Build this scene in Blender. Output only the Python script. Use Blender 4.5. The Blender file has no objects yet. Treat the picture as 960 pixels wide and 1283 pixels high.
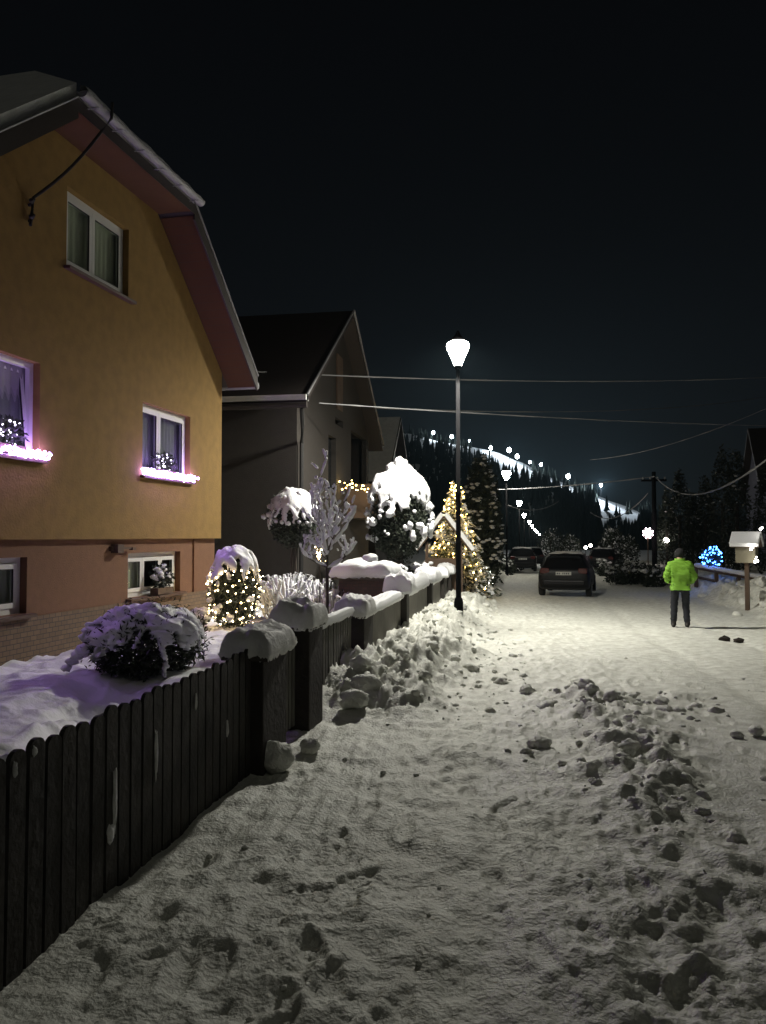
import bpy, bmesh, math, random
import numpy as np
from mathutils import Vector, Matrix

random.seed(7)
rng = np.random.default_rng(11)
R = math.radians
scene = bpy.context.scene
COL = scene.collection

# ------------------------------------------------------------------ camera
F, CX, CY, HY, VX = 985.0, 480.0, 641.5, 672.0, 650.0
EYE = 1.75
GRADE = 0.0122
PIT, YAW = math.atan((HY - CY) / F), math.atan((VX - CX) / F)
FW = Vector((-math.sin(YAW) * math.cos(PIT), math.cos(YAW) * math.cos(PIT), math.sin(PIT)))
RT = Vector((math.cos(YAW), math.sin(YAW), 0))
UP = RT.cross(FW)
CAM = Vector((0, 0, EYE))


def at(px, py, d):
    """survey helper: photo pixel and measured distance -> point in the street"""
    return CAM + (FW + RT * ((px - CX) / F) - UP * ((py - CY) / F)) * d


def gz(y):
    return -GRADE * y


cd = bpy.data.cameras.new('camera')
cd.sensor_fit = 'VERTICAL'
cd.sensor_height = 24.0
cd.lens = 24.0 * F / 1283.0
cd.clip_start, cd.clip_end = 0.05, 6000
cam = bpy.data.objects.new('camera', cd)
COL.objects.link(cam)
cam.location = CAM
cam.rotation_euler = (math.pi / 2 + PIT, 0, YAW)
scene.camera = cam

# ------------------------------------------------------------------ noise
def _hash(ix, iy, seed):
    h = (ix.astype(np.int64) * 374761393 + iy.astype(np.int64) * 668265263 + seed * 974634777) & 0xFFFFFFFF
    h = ((h ^ (h >> 13)) * 1274126177) & 0xFFFFFFFF
    return h ^ (h >> 16)


def perlin(x, y, seed=0):
    x = np.asarray(x, float); y = np.asarray(y, float)
    ix, iy = np.floor(x), np.floor(y)
    fx, fy = x - ix, y - iy
    u = fx * fx * fx * (fx * (fx * 6 - 15) + 10)
    v = fy * fy * fy * (fy * (fy * 6 - 15) + 10)

    def g(a, b):
        th = _hash(ix + a, iy + b, seed) / 4294967295.0 * 2 * np.pi
        return np.cos(th) * (fx - a) + np.sin(th) * (fy - b)
    return ((g(0, 0) * (1 - u) + g(1, 0) * u) * (1 - v) + (g(0, 1) * (1 - u) + g(1, 1) * u) * v) * 1.5


def fbm(x, y, o=4, seed=0, gain=0.5):
    s, a = 0, 1.0
    for i in range(o):
        s = s + a * perlin(x * 2 ** i, y * 2 ** i, seed + i * 17)
        a *= gain
    return s


def billow(x, y, o=3, seed=0):
    s, a = 0, 1.0
    for i in range(o):
        s = s + a * (np.abs(perlin(x * 2 ** i, y * 2 ** i, seed + i * 13)) * 2)
        a *= 0.5
    return s


def sst(x, a, b):
    t = np.clip((np.asarray(x, float) - a) / (b - a), 0, 1)
    return t * t * (3 - 2 * t)


def n3(p, s, seed=0):
    p = np.asarray(p, float)
    return (fbm(p[:, 0] * s + 3.1, p[:, 1] * s + p[:, 2] * s * 0.7, 3, seed)
            + fbm(p[:, 1] * s - 5.2, p[:, 2] * s + p[:, 0] * s * 0.6, 3, seed + 5)) * 0.6


# ------------------------------------------------------------------ materials
def mat(name, col, rough=0.7, bump=0.0, scale=20.0, var=0.0, metal=0.0, spec=None, col2=None, detail=5, tr=0.0):
    m = bpy.data.materials.new(name)
    m.use_nodes = True
    nt = m.node_tree
    b = nt.nodes['Principled BSDF']
    b.inputs['Base Color'].default_value = (*col, 1)
    b.inputs['Roughness'].default_value = rough
    b.inputs['Metallic'].default_value = metal
    if spec is not None:
        b.inputs['Specular IOR Level'].default_value = spec
    if bump or var or col2:
        tc = nt.nodes.new('ShaderNodeTexCoord')
        no = nt.nodes.new('ShaderNodeTexNoise')
        no.inputs['Scale'].default_value = scale
        no.inputs['Detail'].default_value = detail
        nt.links.new(tc.outputs['Object'], no.inputs['Vector'])
        if bump:
            bp = nt.nodes.new('ShaderNodeBump')
            bp.inputs['Strength'].default_value = bump
            bp.inputs['Distance'].default_value = 0.02
            nt.links.new(no.outputs['Fac'], bp.inputs['Height'])
            nt.links.new(bp.outputs['Normal'], b.inputs['Normal'])
        if var or col2:
            n2 = nt.nodes.new('ShaderNodeTexNoise')
            n2.inputs['Scale'].default_value = scale * 0.18
            n2.inputs['Detail'].default_value = 6
            nt.links.new(tc.outputs['Object'], n2.inputs['Vector'])
            r = nt.nodes.new('ShaderNodeValToRGB')
            c2 = col2 if col2 else tuple(c * (1 - var) for c in col)
            r.color_ramp.elements[0].position = 0.35
            r.color_ramp.elements[1].position = 0.65
            r.color_ramp.elements[0].color = (*c2, 1)
            r.color_ramp.elements[1].color = (*col, 1)
            nt.links.new(n2.outputs['Fac'], r.inputs['Fac'])
            nt.links.new(r.outputs['Color'], b.inputs['Base Color'])
    return m


def emit(name, col, s, clear=0.0):
    m = bpy.data.materials.new(name)
    m.use_nodes = True
    nt = m.node_tree
    nt.nodes.clear()
    o = nt.nodes.new('ShaderNodeOutputMaterial')
    e = nt.nodes.new('ShaderNodeEmission')
    e.inputs['Color'].default_value = (*col, 1)
    e.inputs['Strength'].default_value = s
    if clear:
        t = nt.nodes.new('ShaderNodeBsdfTransparent')
        mx = nt.nodes.new('ShaderNodeMixShader')
        mx.inputs[0].default_value = 1 - clear
        nt.links.new(t.outputs[0], mx.inputs[1]); nt.links.new(e.outputs[0], mx.inputs[2])
        nt.links.new(mx.outputs[0], o.inputs[0])
    else:
        nt.links.new(e.outputs[0], o.inputs[0])
    return m


def brick_mat(name, c1, c2, cm, scale, rough=0.8):
    m = mat(name, c1, rough)
    nt = m.node_tree
    b = nt.nodes['Principled BSDF']
    tc = nt.nodes.new('ShaderNodeTexCoord')
    mp = nt.nodes.new('ShaderNodeMapping')
    mp.inputs['Rotation'].default_value = (R(90), 0, R(90))
    br = nt.nodes.new('ShaderNodeTexBrick')
    br.inputs['Color1'].default_value = (*c1, 1)
    br.inputs['Color2'].default_value = (*c2, 1)
    br.inputs['Mortar'].default_value = (*cm, 1)
    br.inputs['Scale'].default_value = scale
    br.inputs['Mortar Size'].default_value = 0.02
    sp = nt.nodes.new('ShaderNodeSeparateXYZ')
    ad = nt.nodes.new('ShaderNodeMath'); ad.operation = 'ADD'
    cb = nt.nodes.new('ShaderNodeCombineXYZ')
    nt.links.new(tc.outputs['Object'], sp.inputs[0])
    nt.links.new(sp.outputs[0], ad.inputs[0]); nt.links.new(sp.outputs[1], ad.inputs[1])
    nt.links.new(ad.outputs[0], cb.inputs[0]); nt.links.new(sp.outputs[2], cb.inputs[1])
    nt.links.new(cb.outputs[0], br.inputs['Vector'])
    nt.links.new(br.outputs['Color'], b.inputs['Base Color'])
    bp = nt.nodes.new('ShaderNodeBump')
    bp.inputs['Strength'].default_value = 0.4
    bp.inputs['Distance'].default_value = 0.01
    bp.invert = True
    nt.links.new(br.outputs['Fac'], bp.inputs['Height'])
    nt.links.new(bp.outputs['Normal'], b.inputs['Normal'])
    return m


def glass_mat(name, tint=(0.02, 0.022, 0.025), see=0.55):
    m = bpy.data.materials.new(name)
    m.use_nodes = True
    nt = m.node_tree
    nt.nodes.clear()
    o = nt.nodes.new('ShaderNodeOutputMaterial')
    mx = nt.nodes.new('ShaderNodeMixShader')
    t = nt.nodes.new('ShaderNodeBsdfTransparent')
    t.inputs[0].default_value = (0.85, 0.88, 0.86, 1)
    p = nt.nodes.new('ShaderNodeBsdfPrincipled')
    p.inputs['Base Color'].default_value = (*tint, 1)
    p.inputs['Roughness'].default_value = 0.06
    mx.inputs[0].default_value = 1 - see
    nt.links.new(t.outputs[0], mx.inputs[1])
    nt.links.new(p.outputs[0], mx.inputs[2])
    nt.links.new(mx.outputs[0], o.inputs[0])
    return m


M = {}
M['snow'] = mat('fresh_snow', (0.84, 0.85, 0.87), 0.6, bump=0.5, scale=28)
M['packed'] = mat('packed_snow', (0.81, 0.82, 0.75), 0.62, bump=0.75, scale=42, col2=(0.60, 0.60, 0.535), detail=8)
M['garden_snow'] = mat('garden_snow', (0.84, 0.85, 0.87), 0.6, bump=0.5, scale=16)
M['far_snow'] = mat('far_snow', (0.82, 0.84, 0.87), 0.7)
M['capsnow'] = mat('old_cap_snow', (0.80, 0.80, 0.79), 0.65, bump=0.6, scale=30, var=0.12)
M['clod'] = mat('snow_clod', (0.81, 0.82, 0.77), 0.7, bump=1.0, scale=40, col2=(0.68, 0.68, 0.62))
M['ochre'] = mat('ochre_render', (0.262, 0.158, 0.043), 0.9, bump=0.35, scale=30, var=0.16)
M['pink'] = mat('salmon_render', (0.200, 0.100, 0.054), 0.9, bump=0.35, scale=55, var=0.12)
M['plinth'] = brick_mat('plinth_tile', (0.20, 0.13, 0.075), (0.15, 0.10, 0.06), (0.07, 0.055, 0.045), 4.0)
M['soffit'] = mat('soffit_board', (0.085, 0.032, 0.009), 0.85, bump=0.2, scale=8, var=0.2)
M['roofdark'] = mat('roof_sheet', (0.032, 0.025, 0.022), 0.6, bump=0.2, scale=5)
M['gutter'] = mat('zinc_gutter', (0.30, 0.30, 0.31), 0.6, metal=0.3, var=0.2, scale=12)
M['upvc'] = mat('white_upvc', (0.78, 0.78, 0.76), 0.35)
M['seal'] = mat('rubber_seal', (0.02, 0.02, 0.02), 0.6)
M['glass'] = glass_mat('window_glass', see=0.93)
M['darkglass'] = glass_mat('dark_window_glass', see=0.15)
M['curtain'] = mat('pale_curtain', (0.80, 0.80, 0.66), 0.9, var=0.06, scale=10)
M['netcurtain'] = mat('grey_curtain', (0.35, 0.34, 0.36), 0.9, var=0.15, scale=10)
M['sill'] = mat('brown_sill', (0.085, 0.045, 0.03), 0.5)
M['picket'] = mat('stained_picket', (0.042, 0.036, 0.029), 0.7, bump=0.5, scale=22, var=0.6)
M['greypicket'] = mat('weathered_picket', (0.14, 0.135, 0.115), 0.8, bump=0.3, scale=14, var=0.3)
M['pillar'] = mat('dark_pillar', (0.035, 0.029, 0.024), 0.85, bump=0.6, scale=18, var=0.35)
M['capstone'] = mat('capstone', (0.06, 0.05, 0.042), 0.8, bump=0.3, scale=12)
M['concrete'] = mat('concrete_panel', (0.17, 0.16, 0.14), 0.9, bump=0.4, scale=20, var=0.25)
M['brickbox'] = brick_mat('dark_brick', (0.10, 0.06, 0.05), (0.07, 0.045, 0.04), (0.05, 0.045, 0.04), 4.5)
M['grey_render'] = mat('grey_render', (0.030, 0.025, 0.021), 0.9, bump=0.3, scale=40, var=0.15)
M['timber'] = mat('brown_timber', (0.10, 0.06, 0.035), 0.7, bump=0.3, scale=12, var=0.3)
M['paletimber'] = mat('pale_timber', (0.22, 0.20, 0.14), 0.8, bump=0.3, scale=14, var=0.25)
M['pole'] = mat('dark_pole', (0.008, 0.008, 0.009), 0.9, spec=0.05)
M['lamp'] = emit('lamp_glass_lit', (1.0, 0.95, 0.82), 135, clear=0.5)
M['farlamp'] = emit('far_lamp_glass_lit', (1.0, 0.95, 0.82), 300)
M['ski'] = emit('floodlight_lit', (0.80, 0.93, 1.0), 60)
M['led'] = emit('violet_led_lit', (0.50, 0.27, 1.0), 46)
M['leddim'] = emit('white_led_lit', (0.85, 0.78, 1.0), 9)
M['warm'] = emit('warm_bulb_lit', (1.0, 0.72, 0.34), 30)
M['gold'] = emit('gold_bulb_lit', (1.0, 0.64, 0.17), 34)
M['blue'] = emit('blue_bulb_lit', (0.05, 0.22, 1.0), 22)
M['pinkled'] = emit('pink_white_led_lit', (1.0, 0.78, 0.86), 20)
M['white'] = emit('small_lamp_lit', (1.0, 0.96, 0.86), 25)
M['needle'] = mat('dark_needles', (0.028, 0.036, 0.022), 0.7)
M['needle2'] = mat('olive_needles', (0.05, 0.062, 0.032), 0.7)
M['bark'] = mat('bark', (0.05, 0.04, 0.032), 0.9, bump=0.5, scale=25)
M['cable'] = mat('snowy_cable', (0.27, 0.275, 0.28), 0.9)
M['blackcable'] = mat('black_cable', (0.012, 0.011, 0.01), 0.6)
M['carpaint'] = mat('black_car_paint', (0.005, 0.005, 0.006), 0.45, spec=0.25)
M['carpaint2'] = mat('grey_car_paint', (0.05, 0.05, 0.055), 0.3)
M['tyre'] = mat('tyre_rubber', (0.012, 0.012, 0.012), 0.9)
M['rim'] = mat('alloy_rim', (0.35, 0.35, 0.36), 0.35, metal=0.9)
M['redlens'] = mat('red_lens', (0.05, 0.005, 0.004), 0.25)
M['plate'] = mat('number_plate', (0.40, 0.40, 0.38), 0.5)
M['ink'] = mat('plate_ink', (0.03, 0.03, 0.03), 0.6)
M['jacket'] = mat('lime_jacket', (0.17, 0.37, 0.025), 0.7, bump=0.5, scale=9, var=0.08)
M['trouser'] = mat('dark_trouser', (0.012, 0.014, 0.02), 0.85, bump=0.3, scale=14)
M['hat'] = mat('black_wool', (0.01, 0.01, 0.011), 0.95, bump=0.5, scale=40)
M['skin'] = mat('skin', (0.42, 0.26, 0.19), 0.6)
M['boot'] = mat('boot_leather', (0.015, 0.013, 0.012), 0.6)
M['blue_lit_wall'] = mat('blue_lit_render', (0.10, 0.105, 0.15), 0.9, var=0.1, scale=20)  # glow of blue LEDs tinted into the wall colour
M['dirt'] = mat('dark_dirt', (0.035, 0.028, 0.022), 0.95, bump=0.6, scale=30)
M['forest'] = mat('spruce_forest', (0.02, 0.028, 0.022), 0.9)
M['foresnow'] = mat('snowy_spruce', (0.10, 0.11, 0.11), 0.9)

# ------------------------------------------------------------------ mesh helpers
class MB:
    def __init__(s):
        s.v, s.f, s.mi, s.mats, s.cur = [], [], [], [], 0

    def use(s, m):
        if m not in s.mats:
            s.mats.append(m)
        s.cur = s.mats.index(m)
        return s

    def add(s, vs, fs):
        o = len(s.v)
        s.v.extend([tuple(v) for v in vs])
        s.f.extend([tuple(i + o for i in f) for f in fs])
        s.mi.extend([s.cur] * len(fs))
        return s

    def box(s, a, b, rot=None, piv=None):
        x0, y0, z0 = a; x1, y1, z1 = b
        vs = [Vector(p) for p in ((x0, y0, z0), (x1, y0, z0), (x1, y1, z0), (x0, y1, z0), (x0, y0, z1), (x1, y0, z1), (x1, y1, z1), (x0, y1, z1))]
        if rot is not None:
            c = Vector(piv) if piv is not None else (vs[0] + vs[6]) / 2
            vs = [rot @ (v - c) + c for v in vs]
        return s.add(vs, [(0, 3, 2, 1), (4, 5, 6, 7), (0, 1, 5, 4), (1, 2, 6, 5), (2, 3, 7, 6), (3, 0, 4, 7)])

    def tube(s, pts, r, n=8, caps=True):
        pts = [Vector(p) for p in pts]
        rs = r if hasattr(r, '__len__') else [r] * len(pts)
        rings = []
        up = Vector((0, 0, 1))
        for i, p in enumerate(pts):
            d = (pts[min(i + 1, len(pts) - 1)] - pts[max(i - 1, 0)])
            d = d.normalized() if d.length > 1e-9 else Vector((0, 0, 1))
            a = d.cross(up if abs(d.z) < 0.95 else Vector((1, 0, 0))).normalized()
            b = a.cross(d)
            rings.append([p + (a * math.cos(t) + b * math.sin(t)) * rs[i] for t in (2 * math.pi * k / n for k in range(n))])
        vs = [v for rg in rings for v in rg]
        fs = []
        for i in range(len(pts) - 1):
            for k in range(n):
                k2 = (k + 1) % n
                fs.append((i * n + k, i * n + k2, (i + 1) * n + k2, (i + 1) * n + k))
        if caps:
            fs.append(tuple(range(n)))
            fs.append(tuple((len(pts) - 1) * n + k for k in reversed(range(n))))
        return s.add(vs, fs)

    def lathe(s, prof, n=16, c=(0, 0, 0), ang0=0.0):
        vs, fs = [], []
        for r, z in prof:
            for k in range(n):
                t = ang0 + 2 * math.pi * k / n
                vs.append((c[0] + r * math.cos(t), c[1] + r * math.sin(t), c[2] + z))
        for i in range(len(prof) - 1):
            for k in range(n):
                k2 = (k + 1) % n
                fs.append((i * n + k, i * n + k2, (i + 1) * n + k2, (i + 1) * n + k))
        fs.append(tuple(reversed(range(n))))
        fs.append(tuple((len(prof) - 1) * n + k for k in range(n)))
        return s.add(vs, fs)

    def ico(s, c, r, sub=1, squash=(1, 1, 1), jit=0.0, seed=0):
        vs, fs = ico(sub)
        p = vs.copy()
        if jit:
            p = p * (1 + jit * n3(p + seed * 7.3, 1.6, seed))[:, None]
        p = p * np.array(squash) * r + np.array(c)
        return s.add(p.tolist(), fs)

    def slab(s, poly, nrm, th):
        """polygon poly (points) extruded by th along nrm"""
        n = len(poly)
        P = [Vector(p) for p in poly]
        d = Vector(nrm) * th
        vs = P + [p + d for p in P]
        fs = [tuple(reversed(range(n))), tuple(range(n, 2 * n))]
        for k in range(n):
            k2 = (k + 1) % n
            fs.append((k, k2, n + k2, n + k))
        return s.add(vs, fs)

    def build(s, name, m=None, parent=None, smooth=False, loc=None):
        me = bpy.data.meshes.new(name)
        me.from_pydata(s.v, [], s.f)
        if s.mats:
            for k in s.mats:
                me.materials.append(k)
            me.polygons.foreach_set('material_index', s.mi)
        else:
            me.materials.append(m)
        if smooth:
            me.polygons.foreach_set('use_smooth', [True] * len(me.polygons))
        me.validate()
        me.update()
        return link(name, me, parent, loc)


def fixnormals(o):
    bm = bmesh.new(); bm.from_mesh(o.data)
    bmesh.ops.recalc_face_normals(bm, faces=bm.faces)
    bm.to_mesh(o.data); bm.free()
    return o


_ico = {}
def ico(sub):
    if sub not in _ico:
        bm = bmesh.new()
        bmesh.ops.create_icosphere(bm, subdivisions=sub, radius=1.0)
        bm.verts.ensure_lookup_table()
        _ico[sub] = (np.array([v.co[:] for v in bm.verts]), [tuple(v.index for v in f.verts) for f in bm.faces])
        bm.free()
    return _ico[sub]


def link(name, me, parent=None, loc=None):
    o = bpy.data.objects.new(name, me)
    COL.objects.link(o)
    if parent:
        o.parent = parent
    if loc is not None:
        o.location = loc
    return o


def tag(o, label, cat, group=None):
    o['label'] = label
    o['category'] = cat
    if group:
        o['group'] = group
    return o


def thing(name, label, cat, loc=(0, 0, 0), rz=0.0, group=None):
    o = bpy.data.objects.new(name, None)
    COL.objects.link(o)
    o.location = loc
    o.rotation_euler = (0, 0, rz)
    return tag(o, label, cat, group)


def kind(o, k):
    o['kind'] = k
    return o


def copy_tree(o, parent=None):
    c = o.copy()
    COL.objects.link(c)
    if parent:
        c.parent = parent
    for ch in list(o.children):
        copy_tree(ch, c)
    return c


def grid_mesh(name, X, Y, Z, m, smooth=True):
    nr, nc = X.shape
    me = bpy.data.meshes.new(name)
    co = np.stack([X, Y, Z], -1).reshape(-1, 3)
    i = np.arange(nr - 1)[:, None] * nc + np.arange(nc - 1)[None, :]
    q = np.stack([i, i + 1, i + nc + 1, i + nc], -1).reshape(-1, 4)
    me.vertices.add(len(co)); me.vertices.foreach_set('co', co.ravel())
    me.loops.add(q.size); me.loops.foreach_set('vertex_index', q.ravel().astype(np.int32))
    me.polygons.add(len(q)); me.polygons.foreach_set('loop_start', np.arange(0, q.size, 4, dtype=np.int32))
    me.polygons.foreach_set('use_smooth', np.full(len(q), smooth))
    me.materials.append(m)
    me.update(calc_edges=True)
    me.validate()
    return link(name, me)


def evaluated(o):
    dg = bpy.context.evaluated_depsgraph_get()
    return bpy.data.meshes.new_from_object(o.evaluated_get(dg))


def skin_mesh(name, verts, edges, radii, m, parent, sub=2, fold=0.0):
    me = bpy.data.meshes.new(name)
    me.from_pydata(verts, edges, [])
    o = link(name, me)
    md = o.modifiers.new('skin', 'SKIN')
    md.use_smooth_shade = True
    for i, r in enumerate(radii):
        rr = r if hasattr(r, '__len__') else (r, r)
        me.skin_vertices[0].data[i].radius = rr
    me.skin_vertices[0].data[0].use_root = True
    sb = o.modifiers.new('sub', 'SUBSURF'); sb.levels = sub; sb.render_levels = sub
    me2 = evaluated(o)
    me2.materials.clear(); me2.materials.append(m)
    bpy.data.objects.remove(o)
    if fold:
        n = len(me2.vertices)
        co = np.empty(n * 3); me2.vertices.foreach_get('co', co); co = co.reshape(-1, 3)
        no = np.empty(n * 3); me2.vertices.foreach_get('normal', no); no = no.reshape(-1, 3)
        d = fold * (fbm(co[:, 0] * 5 + co[:, 1] * 4, co[:, 2] * 16 + co[:, 0] * 6, 3, 5))
        co = co + no * d[:, None]
        me2.vertices.foreach_set('co', co.ravel()); me2.update()
    me2.polygons.foreach_set('use_smooth', [True] * len(me2.polygons))
    return link(name, me2, parent)


def wall_holes(mb, y0, y1, z0, z1, holes, x=0.0, depth=0.16, reveal=None):
    """wall sheet in the plane X=x facing +X with rectangular holes and their reveals"""
    ys = sorted({y0, y1, *[h[0] for h in holes], *[h[1] for h in holes]})
    zs = sorted({z0, z1, *[h[2] for h in holes], *[h[3] for h in holes]})
    for a, b in zip(ys, ys[1:]):
        for c, d in zip(zs, zs[1:]):
            my, mz = (a + b) / 2, (c + d) / 2
            if any(h[0] < my < h[1] and h[2] < mz < h[3] for h in holes):
                continue
            mb.add([(x, a, c), (x, b, c), (x, b, d), (x, a, d)], [(0, 1, 2, 3)])
    for (a, b, c, d) in holes:
        e = x - depth
        mb.add([(x, a, c), (x, b, c), (x, b, d), (x, a, d), (e, a, c), (e, b, c), (e, b, d), (e, a, d)],
               [(0, 4, 5, 1), (1, 5, 6, 2), (2, 6, 7, 3), (3, 7, 4, 0)])


# ------------------------------------------------------------------ world and lights
w = bpy.data.worlds.new('World')
scene.world = w
w.use_nodes = True
nt = w.node_tree
bg = nt.nodes['Background']
sk = nt.nodes.new('ShaderNodeTexSky')
sk.sky_type = 'NISHITA'
sk.sun_disc = False
sk.sun_elevation = R(55)
sk.sun_rotation = R(155)
hs = nt.nodes.new('ShaderNodeHueSaturation')
hs.inputs['Saturation'].default_value = 0.45
nt.links.new(sk.outputs[0], hs.inputs['Color'])
nt.links.new(hs.outputs[0], bg.inputs['Color'])
bg.inputs['Strength'].default_value = 0.0009
sd = bpy.data.lights.new('fill_sun', 'SUN')  # weak, wide sun added as fill for the near snow
sd.energy = 0.05
sd.angle = R(30)
sd.color = (1.0, 0.98, 0.78)
so = bpy.data.objects.new('fill_sun', sd)
COL.objects.link(so)
so.rotation_euler = (R(35), 0, R(25))

# ------------------------------------------------------------------ ground
def bank_left(x, y):
    lump = 0.62 + 0.26 * billow(x / 0.50, y / 0.65, 3, 5) + 0.22 * fbm(x / 0.2, y / 0.25, 5, 6, 0.62)
    edge = -0.62 + 0.35 * perlin(y / 1.7, y * 0 + 3, 8) + 0.12 * perlin(x / .3, y / .35, 9)
    prof = sst(edge - x, 0.0, 0.75)
    along = sst(y, 7.7, 9.0) * (1 - sst(y, 23.5, 25.0)) + 1.1 * sst(y, 29.5, 31.5) * (1 - sst(y, 90, 100))
    return 0.40 * prof * along * lump


def bank_right(x, y):
    e = 5.75 + 0.5 * perlin(y / 3.0, y * 0 + 1, 21) + 0.2 * perlin(x / .5, y / .5, 22) + 0.006 * (y - 20)
    return 0.62 * sst(x - e, 0, 1.3) * (0.55 + 0.35 * billow(x / 0.9, y / 1.1, 3, 23) + 0.22 * fbm(x / .3, y / .35, 3, 24)) * sst(y, 8, 14)


def windrow(x, y):
    c = 0.86 + 0.12 * np.sin(y * 1.1) + 0.1 * perlin(y / .6, y * 0 + 2, 31)
    a = (0.25 + 0.75 * sst(y, 4.4, 6.6)) * (1 - sst(y, 8.6, 10.4))
    prof = np.exp(-((x - c) / 0.40) ** 2)
    far = np.exp(-((y - 9.2 - 0.25 * x) / 0.35) ** 2) * sst(x, -0.3, 0.3) * (1 - sst(x, 1.6, 2.4)) * 0.35
    return 0.125 * (prof * a + far) * np.clip(0.75 + 0.9 * fbm(x / 0.42, y / 0.5, 4, 33, 0.6), 0.05, 2.2)


def street_z(x, y):
    z = gz(y)
    walk = 1 - sst(x, 1.0, 1.9)
    z = z + walk * (0.024 * fbm(x / 0.8, y / 0.8, 3, 41) + 0.016 * fbm(x / 0.24, y / 0.28, 4, 42, 0.62) + 0.010 * (billow(x / 0.07, y / 0.085, 2, 48) - 0.6) * sst(fbm(x / 0.7, y / 0.9, 2, 49), -0.25, 0.3)
                    + 0.010 * fbm((x + 0.12 * y) / 0.11, y / 1.3, 3, 46)
                    - 0.010 * np.maximum(0, perlin(x / 0.16, y / 0.19, 47) - 0.25))
    z = z + (1 - walk) * (0.02 * fbm(x / 1.2, y / 2.4, 3, 43) + 0.008 * fbm(x / 0.2, y / 0.25, 3, 44))
    near = 1 - sst(y, 3.5, 6.0)
    z = z + near * sst(x, -0.1, 0.6) * (0.060 * fbm(x / 0.5, y / 0.42, 4, 45, 0.55))
    for xr in (2.6, 4.1):
        z = z - 0.025 * np.exp(-((x - xr - 0.1 * np.sin(y / 4)) / 0.16) ** 2)
    return z + windrow(x, y) + bank_left(x, y) + bank_right(x, y)


ny, nx = 720, 440
yy = np.geomspace(0.9, 62.0, ny)
uu = np.linspace(0, 1, nx)
Yg = np.repeat(yy[:, None], nx, 1)
Xg = -2.32 + uu[None, :] * (2.32 + 2.6 + 0.46 * Yg)
Zg = street_z(Xg, Yg)
# footprints pressed into the pavement snow
for k in range(300):
    fy = 1.6 + 11.5 * random.random() ** 1.3
    fx = random.uniform(-1.75, 0.75) if random.random() < 0.8 else random.uniform(0.6, 2.4)
    a = random.gauss(0, 0.35)
    iy0, iy1 = np.searchsorted(yy, [fy - 0.25, fy + 0.25])
    dx = Xg[iy0:iy1] - fx; dy = Yg[iy0:iy1] - fy
    p = dx * math.cos(a) + dy * math.sin(a); q = -dx * math.sin(a) + dy * math.cos(a)
    d = np.sqrt((p / 0.055) ** 2 + (q / 0.145) ** 2)
    Zg[iy0:iy1] += random.uniform(0.006, 0.018) * (-1.0 * (1 - sst(d, 0.75, 1.15)) + 0.45 * np.exp(-((d - 1.35) / 0.22) ** 2))
kind(grid_mesh('street_snow', Xg, Yg, Zg, M['packed']), 'structure')

# garden behind the fence, a step above the pavement
gx = np.linspace(-9.0, -2.30, 190); gy = np.linspace(1.0, 17.0, 420)
GX, GY = np.meshgrid(gx, gy)
def garden_z(x, y):
    z = 0.20 + 0.06 * fbm(x / 1.1, y / 1.1, 3, 51) + 0.035 * fbm(x / 0.3, y / 0.3, 4, 52)
    # a trodden track parallel to the fence
    z = z - 0.16 * np.exp(-((x + 3.9 + 0.25 * np.sin(y * 0.9)) / 0.38) ** 2) * (1 - sst(y, 7.0, 8.5)) * (0.6 + 0.8 * billow(x / .5, y / .6, 2, 55))
    return z - 0.15 * sst(x, -2.6, -2.32) - 0.10 * sst(y, 13, 17)
kind(grid_mesh('garden_snow', GX, GY, garden_z(GX, GY), M['garden_snow']), 'structure')

# the wide valley floor round the street, one sheet to the horizon
s = np.concatenate([-np.geomspace(1500, 12, 34), np.linspace(-11, 24, 60), np.geomspace(25, 1500, 34)])
t = np.concatenate([np.linspace(-30, 60, 90), np.geomspace(62, 1600, 50)])
X, Y = np.meshgrid(s, t)
inner = (sst(X, -9.2, -8.6) * (1 - sst(X, 4 + .46 * np.clip(Y, 0, 62), 7 + .46 * np.clip(Y, 0, 62))) * (1 - sst(Y, 59, 61.5)) * sst(Y, 0, 1.5))
inner = inner * np.where(Y > 17, sst(X, -2.6, -2.0), 1)
Z = gz(np.clip(Y, -30, 400)) + 0.10 * fbm(X / 3, Y / 3, 3, 61) - 0.35 * inner
Z = Z + (1 - inner) * (0.15 * sst(np.abs(X - 3), 5.5, 8))
far_bank = bank_left(X, Y) * (X > -3) + bank_right(X, Y) * (X < 11)
Z = Z + (1 - inner) * np.where((Y > 60) & (Y < 110), far_bank, 0)
kind(grid_mesh('ground', X, Y, Z, M['far_snow']), 'structure')


# ------------------------------------------------------------------ snow clods
def clods(name, spots, m):
    V, Fc, o = [], [], 0
    for i, (x, y, z, r) in enumerate(spots):
        vs, fs = ico(3 if r > 0.07 else 2 if r > .03 else 1)
        p = vs * (1 + 0.40 * n3(vs + i * 3.7, 1.1, i % 9) + 0.16 * n3(vs + i, 3.0, i % 7))[:, None]
        a = rng.uniform(0, 6.28)
        p = p * np.array([rng.uniform(.75, 1.35), rng.uniform(.75, 1.2), rng.uniform(.55, .9)]) * r
        c, sn = math.cos(a), math.sin(a)
        p = np.stack([p[:, 0] * c - p[:, 1] * sn + x, p[:, 0] * sn + p[:, 1] * c + y, p[:, 2] + z], -1)
        V += p.tolist(); Fc += [tuple(k + o for k in f) for f in fs]; o += len(p)
    b = MB(); b.add(V, Fc)
    return kind(b.build(name, m, smooth=True), 'stuff')


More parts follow.
